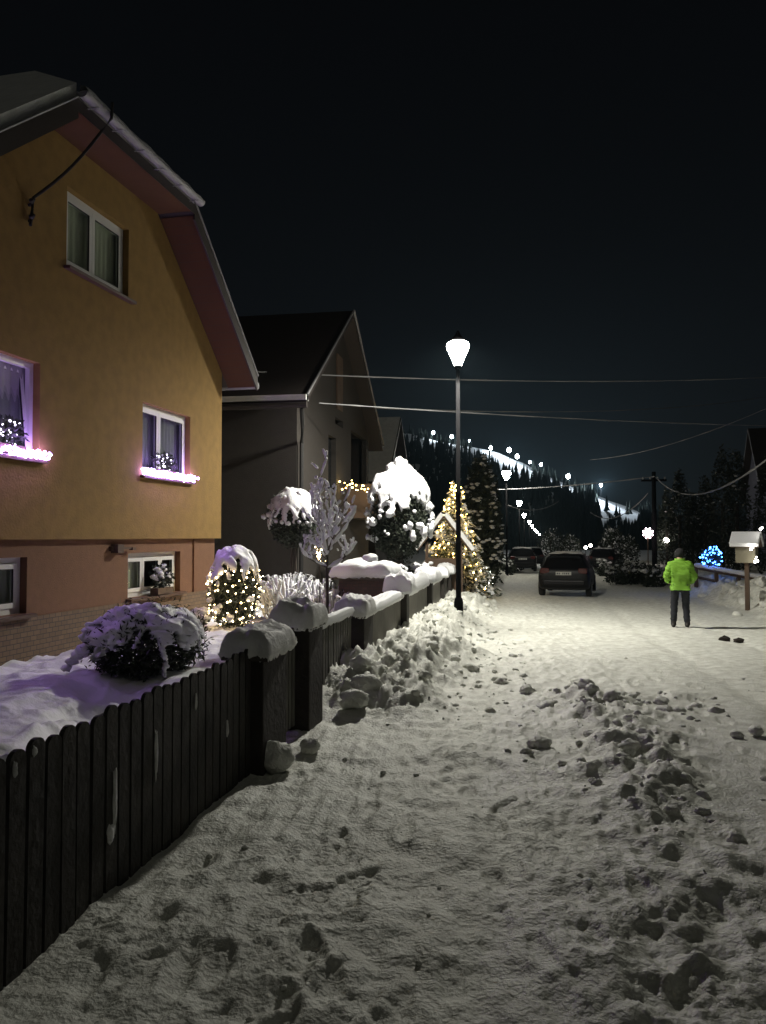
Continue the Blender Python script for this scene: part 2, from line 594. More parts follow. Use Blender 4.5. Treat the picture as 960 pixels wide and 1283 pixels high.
sp = []
def addclods(n, fx, fy, r0, r1, pw=2.5):
    for _ in range(n):
        y = fy(); x = fx(y)
        r = r0 + (r1 - r0) * random.random() ** pw
        z = float(street_z(np.array([x]), np.array([y]))[0]) + r * random.uniform(-.35, .15)
        sp.append((x, y, z, r))
addclods(260, lambda y: random.gauss(0.95, 0.42), lambda: 9.8 - 4.8 * random.random() ** 1.5, 0.006, 0.055, 3)
addclods(60, lambda y: random.gauss(1.3, 0.6), lambda: random.gauss(9.0, 0.35), 0.015, 0.10, 2.5)
addclods(520, lambda y: random.gauss(-1.25, 0.42), lambda: random.uniform(8.3, 24), 0.008, 0.10, 3.6)
addclods(110, lambda y: random.uniform(-0.8, 0.1), lambda: random.uniform(8, 15), 0.012, 0.05, 2.5)
addclods(230, lambda y: random.gauss(7.0, 0.5), lambda: random.uniform(14, 44), 0.03, 0.22, 2.5)
addclods(130, lambda y: random.uniform(-1.8, 2.2), lambda: random.uniform(2.2, 9), 0.006, 0.03, 3)
addclods(30, lambda y: random.uniform(1.5, 5), lambda: random.uniform(7, 13), 0.01, 0.05, 3)
sp += [(-1.88, 5.95, 0.02, 0.13), (-1.75, 6.5, -0.03, 0.10), (-1.70, 8.05, 0.06, 0.13), (-1.65, 8.5, 0.14, 0.17), (-1.78, 8.9, 0.30, 0.16), (-1.35, 8.3, -.03, 0.09),
       (0.17, 7.0, -0.05, 0.08), (0.05, 6.75, -0.06, 0.05), (0.9, 6.9, -.02, 0.08), (1.1, 7.4, -.02, 0.08), (1.95, 7.7, -0.06, 0.05), (2.15, 7.8, -0.05, 0.06)]
clods('snow_clods', sp, M['clod'])

# ------------------------------------------------------------------ snow and foliage builders
def snow_shell(name, c, rad, thr, m, parent, seed, amp=0.12, drip=0.35, sub=5, th=0.05, freq=2.6):
    """lumpy snow lying over a crown: an uneven shell with a ragged lower edge and holes"""
    vs, fs = ico(sub)
    n = n3(vs + seed, freq * 0.5, seed); nf = n3(vs + seed * 2.0, freq * 1.7, seed + 3)
    ang = np.arctan2(vs[:, 1], vs[:, 0])
    dr = fbm(ang * 4.2 + seed, ang * 0 + 1.3, 4, seed + 7, .65) + 0.6 * nf
    keepv = vs[:, 2] + drip * dr > thr
    p = vs * (1 + amp * n + amp * 0.45 * nf)[:, None] * np.array(rad)
    inn = p * (1 - th / min(rad))
    N = len(vs)
    kf = [f for f in fs if all(keepv[i] for i in f)]
    edge = {}
    for f in kf:
        for a, b in zip(f, f[1:] + f[:1]):
            edge[(a, b)] = 1
    faces = list(kf) + [tuple(N + i for i in reversed(f)) for f in kf]
    for (a, b) in edge:
        if (b, a) not in edge:
            faces.append((b, a, N + a, N + b))
    allv = np.concatenate([p, inn]) + np.array(c)
    usedi = sorted({i for f in faces for i in f}); mp = {k: j for j, k in enumerate(usedi)}
    b = MB(); b.add(allv[usedi].tolist(), [tuple(mp[i] for i in f) for f in faces])
    return b.build(name, m, parent, smooth=True)


def leaf_pts(n, c, rad, inner=0.55, seed=0, taper=0.0, amp=0.15):
    g = np.random.default_rng(seed)
    d = g.normal(size=(n, 3)); d /= np.linalg.norm(d, axis=1)[:, None]
    r = (inner ** 3 + (1 - inner ** 3) * g.random(n)) ** (1 / 3)
    r = r * (1 + amp * n3(d + seed, 1.8, seed))
    p = d * r[:, None]
    if taper:
        k = 1 - taper * (p[:, 2] * 0.5 + 0.5)
        p[:, 0] *= k; p[:, 1] *= k
    return p * np.array(rad) + np.array(c), d


def leaf_quads(mb, p, size, seed=0, aspect=0.35, outd=None, bias=0.5):
    g = np.random.default_rng(seed + 99)
    n = len(p)
    a = g.normal(size=(n, 3))
    if outd is not None:
        a = a * (1 - bias) + outd * bias * 1.5
    a /= np.linalg.norm(a, axis=1)[:, None]
    b = np.cross(a, g.normal(size=(n, 3))); b /= np.linalg.norm(b, axis=1)[:, None]
    s = size * g.uniform(0.6, 1.4, n)[:, None]
    q = np.stack([p - b * s * aspect, p + a * s * 0.4 - b * s * aspect * .8, p + a * s, p + a * s * 0.4 + b * s * aspect * .8], 1).reshape(-1, 3)
    i = np.arange(n)[:, None] * 4 + np.arange(4)[None, :]
    mb.add(q.tolist(), [tuple(r) for r in i.tolist()])


def leaf_mesh(name, p, size, m, parent, seed=0, **k):
    b = MB(); leaf_quads(b, p, size, seed, **k)
    return b.build(name, m, parent)


def bulbs(name, pts, r, m, parent=None, sub=1, jit=True):
    b = MB()
    for p in pts:
        b.ico(p, r * (random.uniform(0.6, 1.35) if jit else 1), sub)
    return b.build(name, m, parent)


def snowy_clumps(mb, pts, r, seed=0, squash=(1, 1, .6)):
    g = np.random.default_rng(seed)
    for i, p in enumerate(pts):
        mb.ico(p, r * g.uniform(0.55, 1.5), 1, squash=squash, jit=0.5, seed=(seed + i) % 23)


# ================================================================== YELLOW HOUSE
H1 = thing('yellow_house', 'ochre yellow house with half hipped snowy roof and violet lit windows', 'house', (-6.0, 8.3, 0), R(-2.8))
Y0, Y1 = -1.94, 6.22          # facade ends
KA, KB = 0.64, 3.64           # knuckles of the half hip
ZE, ZK, ZB, ZP = 4.93, 7.07, 1.71, 0.73
LEN = 10.5
up_w = (1.23, 2.78, 5.36, 6.45)
lit_w = (3.24, 4.88, 2.72, 3.88)
lit_l = (-0.92, 0.72, 2.72, 3.94)
bas_w = (3.0, 4.72, 0.79, 1.49)
bas_l = (-0.95, 0.64, 0.79, 1.49)
b = MB()
wall_holes(b, Y0, Y1, ZB, ZE, [lit_w, lit_l])
wall_holes(b, KA, KB, ZE, ZK, [up_w])
b.add([(0, KB, ZE), (0, Y1, ZE), (0, KB, ZK)], [(0, 1, 2)])
b.add([(0, Y0, ZE), (0, KA, ZE), (0, KA, ZK)], [(0, 1, 2)])
for y in (Y0, Y1):
    b.add([(0, y, ZB), (-LEN, y, ZB), (-LEN, y, ZE), (0, y, ZE)], [(0, 1, 2, 3)])
b.add([(-LEN, Y0, ZB), (-LEN, Y1, ZB), (-LEN, Y1, ZE), (-LEN, (Y0 + Y1) / 2, ZE + 3.2), (-LEN, Y0, ZE)], [(0, 1, 2, 3, 4)])
b.add([(0, Y0, ZB), (0, Y1, ZB), (-LEN, Y1, ZB), (-LEN, Y0, ZB)], [(0, 1, 2, 3)])
b.build('wall', M['ochre'], H1)
b = MB()
wall_holes(b, Y0 + .1, Y1 - .1, ZP, ZB - 0.002, [bas_w, bas_l], x=-0.09)
for y in (Y0 + .1, Y1 - .1):
    b.add([(-0.09, y, ZP), (-LEN, y, ZP), (-LEN, y, ZB - .002), (-0.09, y, ZB - .002)], [(0, 1, 2, 3)])
b.build('basement_wall', M['pink'], H1)
MB().box((-LEN, Y0 + .08, -0.3), (-0.07, Y1 - .08, ZP + 0.01)).build('plinth', M['plinth'], H1)
MB().box((-0.088, 5.2, ZP + .012), (-0.06, 5.24, ZB - .01)).build('downpipe', M['pink'], H1)


def window(parent, hole, x, sash, glass, cur, sillm=None, sill_out=0.16, tilt=0.0, split=(0.5,), fr=0.075, sname='window'):
    """window set at the back of its reveal: frame, sashes, panes, curtain, sill"""
    y0, y1, z0, z1 = hole
    g = MB()
    xo, xi = x - 0.10, x - 0.16
    g.box((xi, y0, z0), (xo, y0 + fr, z1)); g.box((xi, y1 - fr, z0), (xo, y1, z1))
    g.box((xi, y0 + fr, z0), (xo, y1 - fr, z0 + fr)); g.box((xi, y0 + fr, z1 - fr), (xo, y1 - fr, z1))
    win = g.build(sname, M['upvc'], parent)
    ys = [y0 + fr] + [y0 + (y1 - y0) * k for k in split] + [y1 - fr]
    for i, (a, c) in enumerate(zip(ys, ys[1:])):
        a2, c2, f2 = a + .004, c - .004, 0.062
        q = MB()
        X0, X1 = xo - 0.035, xo + 0.018
        zz0, zz1 = z0 + fr + .004, z1 - fr - .004
        rot = Matrix.Rotation(R(tilt), 3, 'Y') if (tilt and i == len(ys) - 2) else None
        pv = (X0, a2, zz0)
        for bx in (((X0, a2, zz0), (X1, a2 + f2, zz1)), ((X0, c2 - f2, zz0), (X1, c2, zz1)),
                   ((X0, a2 + f2, zz0), (X1, c2 - f2, zz0 + f2)), ((X0, a2 + f2, zz1 - f2), (X1, c2 - f2, zz1))):
            q.box(*bx, rot=rot, piv=pv)
        sa = q.build('sash', M['upvc'], win)
        p = MB()
        p.box((X0 + .02, a2 + f2 - .002, zz0 + f2 - .002), (X0 + .028, c2 - f2 + .002, zz1 - f2 + .002), rot=rot, piv=pv)
        p.build('pane', glass, win)
        s2 = MB()
        for bx in (((X0 + .03, a2 + f2, zz0 + f2), (X1 - .004, a2 + f2 + .009, zz1 - f2)), ((X0 + .03, c2 - f2 - .009, zz0 + f2), (X1 - .004, c2 - f2, zz1 - f2)),
                   ((X0 + .03, a2 + f2 + .009, zz0 + f2), (X1 - .004, c2 - f2 - .009, zz0 + f2 + .009)), ((X0 + .03, a2 + f2 + .009, zz1 - f2 - .009), (X1 - .004, c2 - f2 - .009, zz1 - f2))):
            s2.box(*bx, rot=rot, piv=pv)
        s2.build('seal', M['seal'], win)
    if cur:
        cm, spans = cur
        q = MB()
        for (f0, f1) in spans:
            a, c = y0 + (y1 - y0) * f0, y0 + (y1 - y0) * f1
            n = max(8, int((c - a) * 60))
            for k in range(n):
                ya, yb = a + (c - a) * k / n, a + (c - a) * (k + 1) / n
                xa, xb = xi - .025 + .006 * math.sin(ya * 55), xi - .025 + .006 * math.sin(yb * 55)
                q.add([(xa, ya, z0 - .02), (xb, yb, z0 - .02), (xb, yb, z1 + .02), (xa, ya, z1 + .02)], [(0, 1, 2, 3)])
        q.build('curtain', cm, win)
    # dim room behind
    MB().add([(xi - .9, y0 - .2, z0 - .3), (xi - .9, y1 + .2, z0 - .3), (xi - .9, y1 + .2, z1 + .3), (xi - .9, y0 - .2, z1 + .3)], [(0, 1, 2, 3)]).build('room_wall', M['netcurtain'], win)
    if sillm:
        q = MB()
        q.box((xo + .02, y0 - .06, z0 - .045), (x + sill_out, y1 + .08, z0 - .004), rot=Matrix.Rotation(R(3), 3, 'Y'))
        q.build('sill', sillm, win)
    return win


wu = window(H1, up_w, 0, 2, M['glass'], (M['curtain'], [(0, 1)]), M['sill'], 0.10, split=(0.46,))
wl = window(H1, lit_w, 0, 2, M['glass'], (M['netcurtain'], [(0, 1)]), M['sill'], 0.08, split=(0.40,))
wt = window(H1, lit_l, 0, 2, M['glass'], (M['netcurtain'], [(0, 1)]), M['sill'], 0.08, tilt=-6, split=(0.40,))
wb = window(H1, bas_w, -0.09, 2, M['glass'], (M['curtain'], [(.02, .34)]), M['sill'], 0.10, split=(0.33, 0.67))
wb2 = window(H1, bas_l, -0.09, 2, M['glass'], (M['curtain'], [(0, 1)]), M['sill'], 0.10, split=(0.5,))
wt['label'] = 'window with its sash tilted open'
# roof: two slopes cut by a half hip over the gable
OV = 0.62                     # overhang towards the street
EO = 0.30                     # overhang past the side walls, along the slope
tanr = (ZK - ZE) / (Y1 - KB)
YC = (KA + KB) / 2
ZR = ZK + tanr * (KB - YC)
hipd = (ZR - ZK) / math.tan(R(46))
rise = 0.035
def rz(y):
    return ZK + rise - (abs(y - YC) - (KB - YC)) * tanr
ka, kb, ea, eb = KA - .10, KB + .10, Y0 - EO, Y1 + EO
sl = MB(); th = 0.16
for ky, ey in ((kb, eb), (ka, ea)):
    poly = [(OV, ey, rz(ey)), (OV, ky, rz(ky)), (-hipd, YC, ZR + rise), (-LEN - .4, YC, ZR + rise), (-LEN - .4, ey, rz(ey))]
    sl.slab(poly, (0, 0, 1), th)
sl.slab([(OV, ka, rz(ka)), (OV, kb, rz(kb)), (-hipd, YC, ZR + rise)], (0, 0, 1), th)
roof = fixnormals(sl.build('roof', M['roofdark'], H1))
# snow lying on it
sn = MB(); ts = 0.20
for ky, ey in ((kb, eb), (ka, ea)):
    poly = [(OV - .03, ey, rz(ey) + th), (OV - .03, ky, rz(ky) + th), (-hipd, YC, ZR + rise + th), (-LEN - .4, YC, ZR + rise + th), (-LEN - .4, ey, rz(ey) + th)]
    sn.slab([(p[0], p[1], p[2] + .003) for p in poly], (0, 0, 1), 0.07 if ky == kb else ts)
sn.slab([(OV - .02, ka + .02, rz(ka) + th + .002), (OV - .02, kb - .02, rz(kb) + th + .002), (-hipd, YC, ZR + rise + th)], (0, 0, 1), 0.10)
fixnormals(sn.build('roof_snow', M['capsnow'], roof))
# soffits: flat one under the half hip, sloping ones under the verges
so_ = MB()
so_.box((0.002, ka + .05, ZK - .012), (OV - .03, kb - .05, ZK + rise - .006))
for ky, ey in ((kb, eb), (ka, ea)):
    n = 22
    for i in range(n):
        a, c = i / n, (i + .965) / n
        ya, yb = ky + (ey - ky) * a, ky + (ey - ky) * c
        so_.add([(0.002, ya, rz(ya) - .02), (OV - .03, ya, rz(ya) - .02), (OV - .03, yb, rz(yb) - .02), (0.002, yb, rz(yb) - .02)], [(0, 1, 2, 3)])
so_.build('soffit', M['soffit'], H1)
for ky, ey in ((kb, eb), (ka, ea)):
    fa = MB()
    fa.add([(OV + .003, ky, rz(ky) - .09), (OV + .003, ey, rz(ey) - .09), (OV + .003, ey, rz(ey) + th + .03), (OV + .003, ky, rz(ky) + th + .03),
            (OV - .03, ky, rz(ky) - .09), (OV - .03, ey, rz(ey) - .09), (OV - .03, ey, rz(ey) + th - .02), (OV - .03, ky, rz(ky) + th - .02)],
           [(0, 1, 2, 3), (4, 7, 6, 5), (0, 4, 5, 1), (3, 2, 6, 7), (1, 5, 6, 2), (0, 3, 7, 4)])
    vb = fixnormals(fa.build('verge_board', M['roofdark'], H1))
    MB().tube([(OV + .012, ky, rz(ky) + th + .035), (OV + .012, ey, rz(ey) + th + .035)], 0.018, 6).build('flashing', M['gutter'], vb)
gt = MB()
prof = [(0.075 * math.cos(R(a)), 0.075 * math.sin(R(a))) for a in range(180, 361, 20)]
vs, fs = [], []
for yv in (ka - .05, kb + .05):
    vs += [(OV + .085 + px_, yv, ZK + rise + .13 + pz_) for px_, pz_ in prof]
n = len(prof)
fs = [(i, i + 1, n + i + 1, n + i) for i in range(n - 1)] + [tuple(range(n)), tuple(reversed(range(n, 2 * n)))]
gt.add(vs, fs)
for k in range(6):
    yv = ka + .2 + k * (kb - ka - .4) / 5
    gt.box((OV + .0, yv - .012, ZK + rise + .045), (OV + .165, yv + .012, ZK + rise + .055))
gut = gt.build('gutter', M['gutter'], H1)
g2 = MB()
vs, fs = [], []
nseg = 60
for i in range(nseg + 1):
    yv = ka + (kb - ka) * i / nseg
    hh = 0.10 + 0.035 * float(fbm(np.array([yv * 2.2]), np.array([0.3]), 3, 4)[0])
    vs += [(OV + .02, yv, ZK + .17), (OV + .02, yv, ZK + .17 + hh), (OV + .10, yv, ZK + .165 + hh * 0.8), (OV + .155, yv, ZK + .165)]
for i in range(nseg):
    for k in range(3):
        fs.append((i * 4 + k, i * 4 + k + 1, i * 4 + 5 + k, i * 4 + 4 + k))
g2.add(vs, fs)
fixnormals(g2.build('gutter_snow', M['snow'], gut, smooth=True))
# eaves gutter end at the far corner
MB().tube([(OV - .02, eb + .07, rz(eb) + .02), (-LEN, eb + .07, rz(eb) + .02)], 0.07, 8).build('eaves_gutter', M['gutter'], H1)
# wall fitting under the ledge
wf = MB()
wf.box((-0.088, 2.52, 1.50), (0.03, 2.68, 1.63)); wf.box((-0.03, 2.68, 1.555), (0.0, 3.0, 1.585)); wf.box((-0.088, 2.46, 1.53), (-.04, 2.53, 1.60))
wf.box((-0.04, 2.95, 1.54), (0.02, 3.05, 1.58))
wf.build('floodlight', M['timber'], H1)

# service cable hanging from gutter to a bracket on the wall
def H(p):
    return Matrix.Translation((-6.0, 8.3, 0)) @ Matrix.Rotation(R(-2.8), 4, 'Z') @ Vector(p)
sc = thing('service_cable', 'black cable hanging from gutter to a bracket on the yellow gable', 'cable', H((0, .45, 5.8)))
def loc(o, p):
    return Vector(p) - o.location
b = MB()
pa, pb = H((OV + .17, 1.02, ZK + .3)), H((0.06, .46, 5.95))
pts = [pa, pa + Vector((.0, -.02, -.22))]
for k in range(1, 9):
    f = k / 8
    p = pts[1].lerp(pb, f); p.z -= 0.10 * math.sin(f * math.pi)
    pts.append(p)
pts += [H((0.05, .45, 5.75)), H((0.07, .40, 5.58))]
b.tube([loc(sc, p) for p in pts], 0.020, 6)
b.build('cable', M['blackcable'], sc)
for zz in (5.86, 5.66):
    b = MB()
    b.tube([loc(sc, H((0.0, .46, zz))), loc(sc, H((.05, .45, zz + .02))), loc(sc, H((.10, .42, zz + .06)))], 0.022, 6)
    b.ico(loc(sc, H((.08, .40, zz + .03))), 0.035, 1)
    b.build('bracket', M['blackcable'], sc)


def led_garland(hole, x, label):
    y0, y1, z0, z1 = hole
    o = thing('string_lights', label, 'string lights', H((x + .08, (y0 + y1) / 2, z0)))
    pts, path = [], []
    n = 190
    for k in range(n):
        f = k / (n - 1)
        y = y0 - .06 + (y1 - y0 + .15) * f
        p = H((x + .085 + random.uniform(-.07, .05), y, z0 + .04 + random.uniform(-.045, .05) + .012 * math.sin(f * 23)))
        pts.append(loc(o, p))
    bulbs('bulb_string', pts, 0.018, M['led'], o)
    c = MB(); c.tube(pts[::2], 0.004, 4); c.build('wire', M['seal'], o)
    # light ends running up the jambs a little
    return o


led_garland(lit_w, 0.0, 'violet white string lights on the sill beside the house corner')
led_garland(lit_l, 0.0, 'violet white string lights on the sill below the tilted sash')


def pot_plant(y, z, x, label, w_, h_, lights, snowy):
    o = thing('potted_plant', label, 'plant', H((x, y, z)))
    b = MB(); b.box((-.07, -w_ * .45, 0.0), (.07, w_ * .45, .10)); b.build('planter', M['timber'], o)
    p, d = leaf_pts(260, (0, 0, .12 + h_ * .45), (.10, w_ * .5, h_ * .55), .2, seed=int(y * 10) + 3)
    leaf_mesh('foliage', p, .07, M['needle'], o, 3, outd=d)
    if lights:
        bulbs('bulb_string', [tuple(v) for v in p[:26]], 0.011, M['leddim'], o)
    if snowy:
        q = MB(); snowy_clumps(q, [v for v in p if v[2] > .12 + h_ * .35][:26], .045, 4); q.build('snow', M['snow'], o, smooth=True)
    return o


pot_plant(4.05, 2.75, -0.04, 'dark potted plant strung with tiny lights in the lit far window', .70, .26, True, False)
pot_plant(0.18, 2.75, -0.04, 'dark potted plant strung with tiny lights below the tilted window', .60, .30, True, False)
pot_plant(4.0, 0.80, -0.05, 'snow covered trailing plant on the basement window sill', .62, .36, False, True)

# ================================================================== FENCE
def snow_lump(name, x0, x1, y0, y1, z, h, m, parent, seed, over=0.04, n=30):
    """a loaf of snow on a flat top"""
    xs = np.linspace(-1, 1, n); X, Y = np.meshgrid(xs, xs)
    r = np.maximum(np.abs(X), np.abs(Y))
    e = np.clip((1 - np.abs(X) ** 5) * (1 - np.abs(Y) ** 5), 0, 1) ** 0.36
    cx, cy = (x0 + x1) / 2, (y0 + y1) / 2
    hx, hy = (x1 - x0) / 2 + over, (y1 - y0) / 2 + over
    bul = 1 + 0.06 * fbm(X * 1.2 + seed, Y * 1.2, 3, seed)
    Z = z + h * e * (1 + 0.26 * fbm(X * 1.1 + seed, Y * 1.1, 3, seed + 1) + 0.06 * fbm(X * 4 + seed, Y * 4, 3, seed + 2))
    nn = n * n
    vs = np.stack([cx + X * hx * bul, cy + Y * hy * bul, Z], -1).reshape(-1, 3).tolist()
    fs = [(i * n + j, i * n + j + 1, (i + 1) * n + j + 1, (i + 1) * n + j) for i in range(n - 1) for j in range(n - 1)]
    rim = [j for j in range(n)] + [i * n + n - 1 for i in range(1, n)] + [(n - 1) * n + j for j in range(n - 2, -1, -1)] + [i * n for i in range(n - 2, 0, -1)]
    o = len(vs)
    for i in rim:
        v = vs[i]; vs.append((cx + (v[0] - cx) * .9, cy + (v[1] - cy) * .9, z - .035 - .03 * random.random()))
    k = len(rim)
    for i in range(k):
        fs.append((rim[(i + 1) % k], rim[i], o + i, o + (i + 1) % k))
    fs.append(tuple(o + i for i in range(k)))
    b = MB(); b.add(vs, fs)
    return fixnormals(b.build(name, m, parent, smooth=True))


def pickets(o, y0, y1, top, bot, pitch, wd, m, x=-2.03, jit=0.022, round_=True):
    b = MB()
    y = y0
    i = 0
    while y + wd <= y1 + .001:
        t_ = top + random.uniform(-jit, jit) * .8 - (0.008 if i % 2 else 0)
        lean = random.uniform(-.010, .010)
        xx = x + random.uniform(-.003, .003)
        pr = [(y, bot), (y + wd, bot)]
        if round_:
            rr = wd / 2
            pr += [(y + rr + rr * math.cos(a) + lean, t_ - rr * .8 + rr * .8 * math.sin(a)) for a in (math.pi * k / 8 for k in range(9))]
        else:
            pr += [(y + wd, t_), (y, t_)]
        n = len(pr)
        vs = [(xx, a, c) for a, c in pr] + [(xx - .022, a, c) for a, c in pr]
        vs = [(v[0] - o.location.x, v[1] - o.location.y, v[2] - o.location.z) for v in vs]
        fs = [tuple(range(n)), tuple(reversed(range(n, 2 * n)))] + [(k, n + k, n + (k + 1) % n, (k + 1) % n) for k in range(n)]
        b.add(vs, fs)
        y += pitch + random.uniform(-.004, .004)
        i += 1
    return fixnormals(b.build('pickets', m, o))


FENCE_GROUP = 'street fence of the yellow house'
f1 = thing('picket_fence', 'long dark stained picket fence with rounded tops, nearest the viewer', 'fence', (-2.05, 3.3, -.04))
pickets(f1, 0.6, 5.84, 0.885, -0.10, 0.128, 0.108, M['picket'])
for zz in (0.22, 0.66):
    MB().box((-.062, -2.7, zz), (-.018, 2.54, zz + .08)).build('rail', M['picket'], f1)
for yy_ in (-2.0, .55):
    MB().box((-.16, yy_, -.3), (-.064, yy_ + .09, .84)).build('post', M['picket'], f1)
# snow blown onto the boards
vs, fs = ico(3)
for (y, z, hy, hz, k) in ((3.74, .42, .018, .16, 1), (3.70, .26, .035, .05, 2), (4.20, .52, .012, .13, 3), (2.93, .80, .008, .03, 4), (3.06, .84, .010, .02, 5), (4.75, .70, .008, .05, 6), (5.3, .40, .010, .06, 8)):
    p = vs * np.array([.012, hy, hz]) * (1 + .4 * n3(vs + k, 1.5, k))[:, None] + np.array([-2.027, y, z]) - np.array(f1.location)
    b = MB(); b.add(p.tolist(), fs); b.build('stuck_snow', M['capsnow'], f1, smooth=True)


def pillar(y0, y1, x0, x1, top, label, capo, caph, snow_h, seed, m=M['pillar'], capm=None, over=.05):
    o = thing('gate_pillar', label, 'pillar', ((x0 + x1) / 2, (y0 + y1) / 2, gz(y0) - .05), group=None)
    lx, ly, lz = o.location
    b = MB(); b.box((x0 - lx, y0 - ly, -.3), (x1 - lx, y1 - ly, top - lz))
    pb = b.build('shaft', m, o)
    bv = pb.modifiers.new('bevel', 'BEVEL'); bv.width = .012; bv.segments = 2
    b = MB(); b.box((x0 - capo - lx, y0 - capo - ly, top - lz), (x1 + capo - lx, y1 + capo - ly, top + caph - lz))
    cp = b.build('cap', M['capstone'], o)
    snow_lump('snow_cap', x0 - capo - lx, x1 + capo - lx, y0 - capo - ly, y1 + capo - ly, top + caph - lz + .005, snow_h, capm or M['capsnow'], o, seed, over)
    return o


pillar(5.80, 6.42, -2.20, -1.93, .80, 'dark gate pillar under a broad flat snow slab, nearest the viewer', .05, .05, .17, 3, over=.02)
pillar(7.22, 7.74, -2.30, -1.95, .87, 'dark gate pillar with domed snow cap behind the narrow gate', .03, .04, .21, 6, over=.02)
pillar(10.0, 10.62, -2.33, -1.97, .70, 'short dark pillar with lumpy grey snow cap beside pale pickets', .02, .04, .20, 9, over=.03)
gate = thing('garden_gate', 'narrow picket gate between two dark snow capped pillars', 'gate', (-2.06, 6.8, -.08))
pickets(gate, 6.47, 7.19, .78, -.02, .105, .075, M['greypicket'], x=-2.08, round_=False)
for zz in (0.25, 0.62):
    MB().box((-.075, -.34, zz), (-.046, .40, zz + .07)).build('rail', M['picket'], gate)
snow_lump('snow', -.04, -.01, -.30, .36, .866, .05, M['snow'], gate, 12, over=.012)
f2 = thing('picket_fence', 'short pale grey picket panel between the second and third pillar', 'fence', (-2.1, 8.9, -.1))
pickets(f2, 7.80, 9.97, .80, .02, .125, .09, M['greypicket'], x=-2.12, round_=False)
for zz in (0.30, 0.72):
    MB().box((-.09, -1.1, zz), (-.045, 1.07, zz + .07)).build('rail', M['picket'], f2)
snow_lump('snow_ridge', -.06, 0, -1.08, 1.05, .90, .06, M['snow'], f2, 15, over=.015)

segs = [(10.66, 13.6, .72), (13.95, 17.6, .70), (17.95, 20.6, .66), (20.95, 22.6, .64)]
lab = ['grey concrete wall panel beside the short dark pillar', 'grey concrete wall panel below a rounded heap of snow',
       'grey concrete wall panel beside the tall street lamp', 'short concrete wall panel at the far end of the wall']
for i, (a, c, t_) in enumerate(segs):
    o = thing('concrete_wall', lab[i], 'wall', (-2.08, (a + c) / 2, gz(a)), group='concrete wall panels along the pavement')
    ly, lz = o.location.y, o.location.z
    MB().box((-.10, a - ly, -.3), (.045, c - ly, t_ - lz)).build('panel', M['concrete'], o)
    snow_lump('snow_cap', -.12, .06, a - ly, c - ly, t_ - lz + .003, [.10, .24, .20, .22][i], M['snow'], o, 20 + i, over=.05, n=24)
for i, (y, t_) in enumerate([(13.62, .80), (17.62, .76), (20.62, .72), (22.62, .72)]):
    o = thing('wall_post', ['dark post with a big round snow cap along the concrete wall', 'dark post with snow cap just left of the lamp pole',
              'slim dark snow capped post behind the lamp pole', 'dark snow capped end post of the concrete wall'][i], 'post', (-2.05, y + .15, gz(y)), group='posts of the concrete wall')
    lz = gz(y)
    MB().box((-.17, -.15, -.3), (.12, .15, t_ - lz)).build('shaft', M['pillar'], o)
    snow_lump('snow_cap', -.19, .14, -.20, .20, t_ - lz + .004, [.30, .26, .2, .22][i], M['snow'], o, 30 + i, over=.10)

# fence further down the street
f3 = thing('board_fence', 'far dark board fence with thick snow on its top beyond the lamp', 'fence', (-2.1, 34, gz(34)))
b = MB(); b.box((-.06, -6.5, 0), (.04, 9, 1.02)); b.build('boards', M['timber'], f3)
for k in range(6):
    MB().box((-.1, -6.4 + k * 3.0, -.3), (.09, -6.15 + k * 3.0, 1.10)).build('post', M['pillar'], f3)
snow_lump('snow_cap', -.1, .08, -6.5, 9, 1.025, .26, M['snow'], f3, 41, over=.10, n=40)

# brick bin box with a slab of snow
bx = thing('brick_bin_shelter', 'dark brick shelter under a thick flat slab of snow behind wall', 'shelter', (-2.78, 14.35, -.10))
MB().box((-.42, -.5, -.3), (.42, .55, 1.08)).build('brickwork', M['brickbox'], bx)
MB().box((-.52, -.62, 1.08), (.52, .66, 1.15)).build('slab', M['capstone'], bx)
snow_lump('snow_cap', -.52, .52, -.62, .66, 1.155, .24, M['snow'], bx, 44, over=.06, n=26)
b = MB(); b.ico((.05, .05, 1.43), .15, 3, squash=(1, 1.1, .6), jit=.25, seed=4); b.build('snow_knob', M['snow'], bx, smooth=True)

# ================================================================== STREET LAMPS
LG = 'post lanterns along the street'
def lamp_parts(o, hi, glass, bank=0.0, w_=0.245, detail=True):
    MB().lathe([(.10, -.3), (.10, .55), (.085, .62), (.06, .66)], 12).build('base', M['pole'], o, smooth=True)
    MB().lathe([(.058, .66), (.05, 2.8), (.058, 2.82), (.058, 2.9), (.046, 2.92), (.040, hi - .34)], 12).build('pole', M['pole'], o, smooth=True)
    MB().lathe([(.045, hi - .34), (.075, hi - .31), (.06, hi - .275), (.078, hi - .262)], 12).build('collar', M['pole'], o, smooth=True)
    MB().lathe([(.075, hi - .26), (.13, hi - .12), (w_ * .93, hi + .10), (w_, hi + .17), (w_ * .92, hi + .23), (w_ * .68, hi + .26)], 14).build('lantern_glass', glass, o, smooth=True)
    cp = MB().lathe([(w_ * .66, hi + .262), (w_ * .62, hi + .30), (w_ * .40, hi + .36), (.05, hi + .43), (.02, hi + .50)], 14).build('lantern_cap', M['pole'], o, smooth=True)
    if detail:
        rb = MB()
        for k in range(4):
            a = math.pi / 4 + k * math.pi / 2
            c, s_ = math.cos(a), math.sin(a)
            rb.tube([(.078 * c, .078 * s_, hi - .262), (.136 * c, .136 * s_, hi - .12), (w_ * .96 * c, w_ * .96 * s_, hi + .10), (w_ * 1.01 * c, w_ * 1.01 * s_, hi + .17)], .008, 4)
        rb.build('lantern_ribs', M['pole'], o)


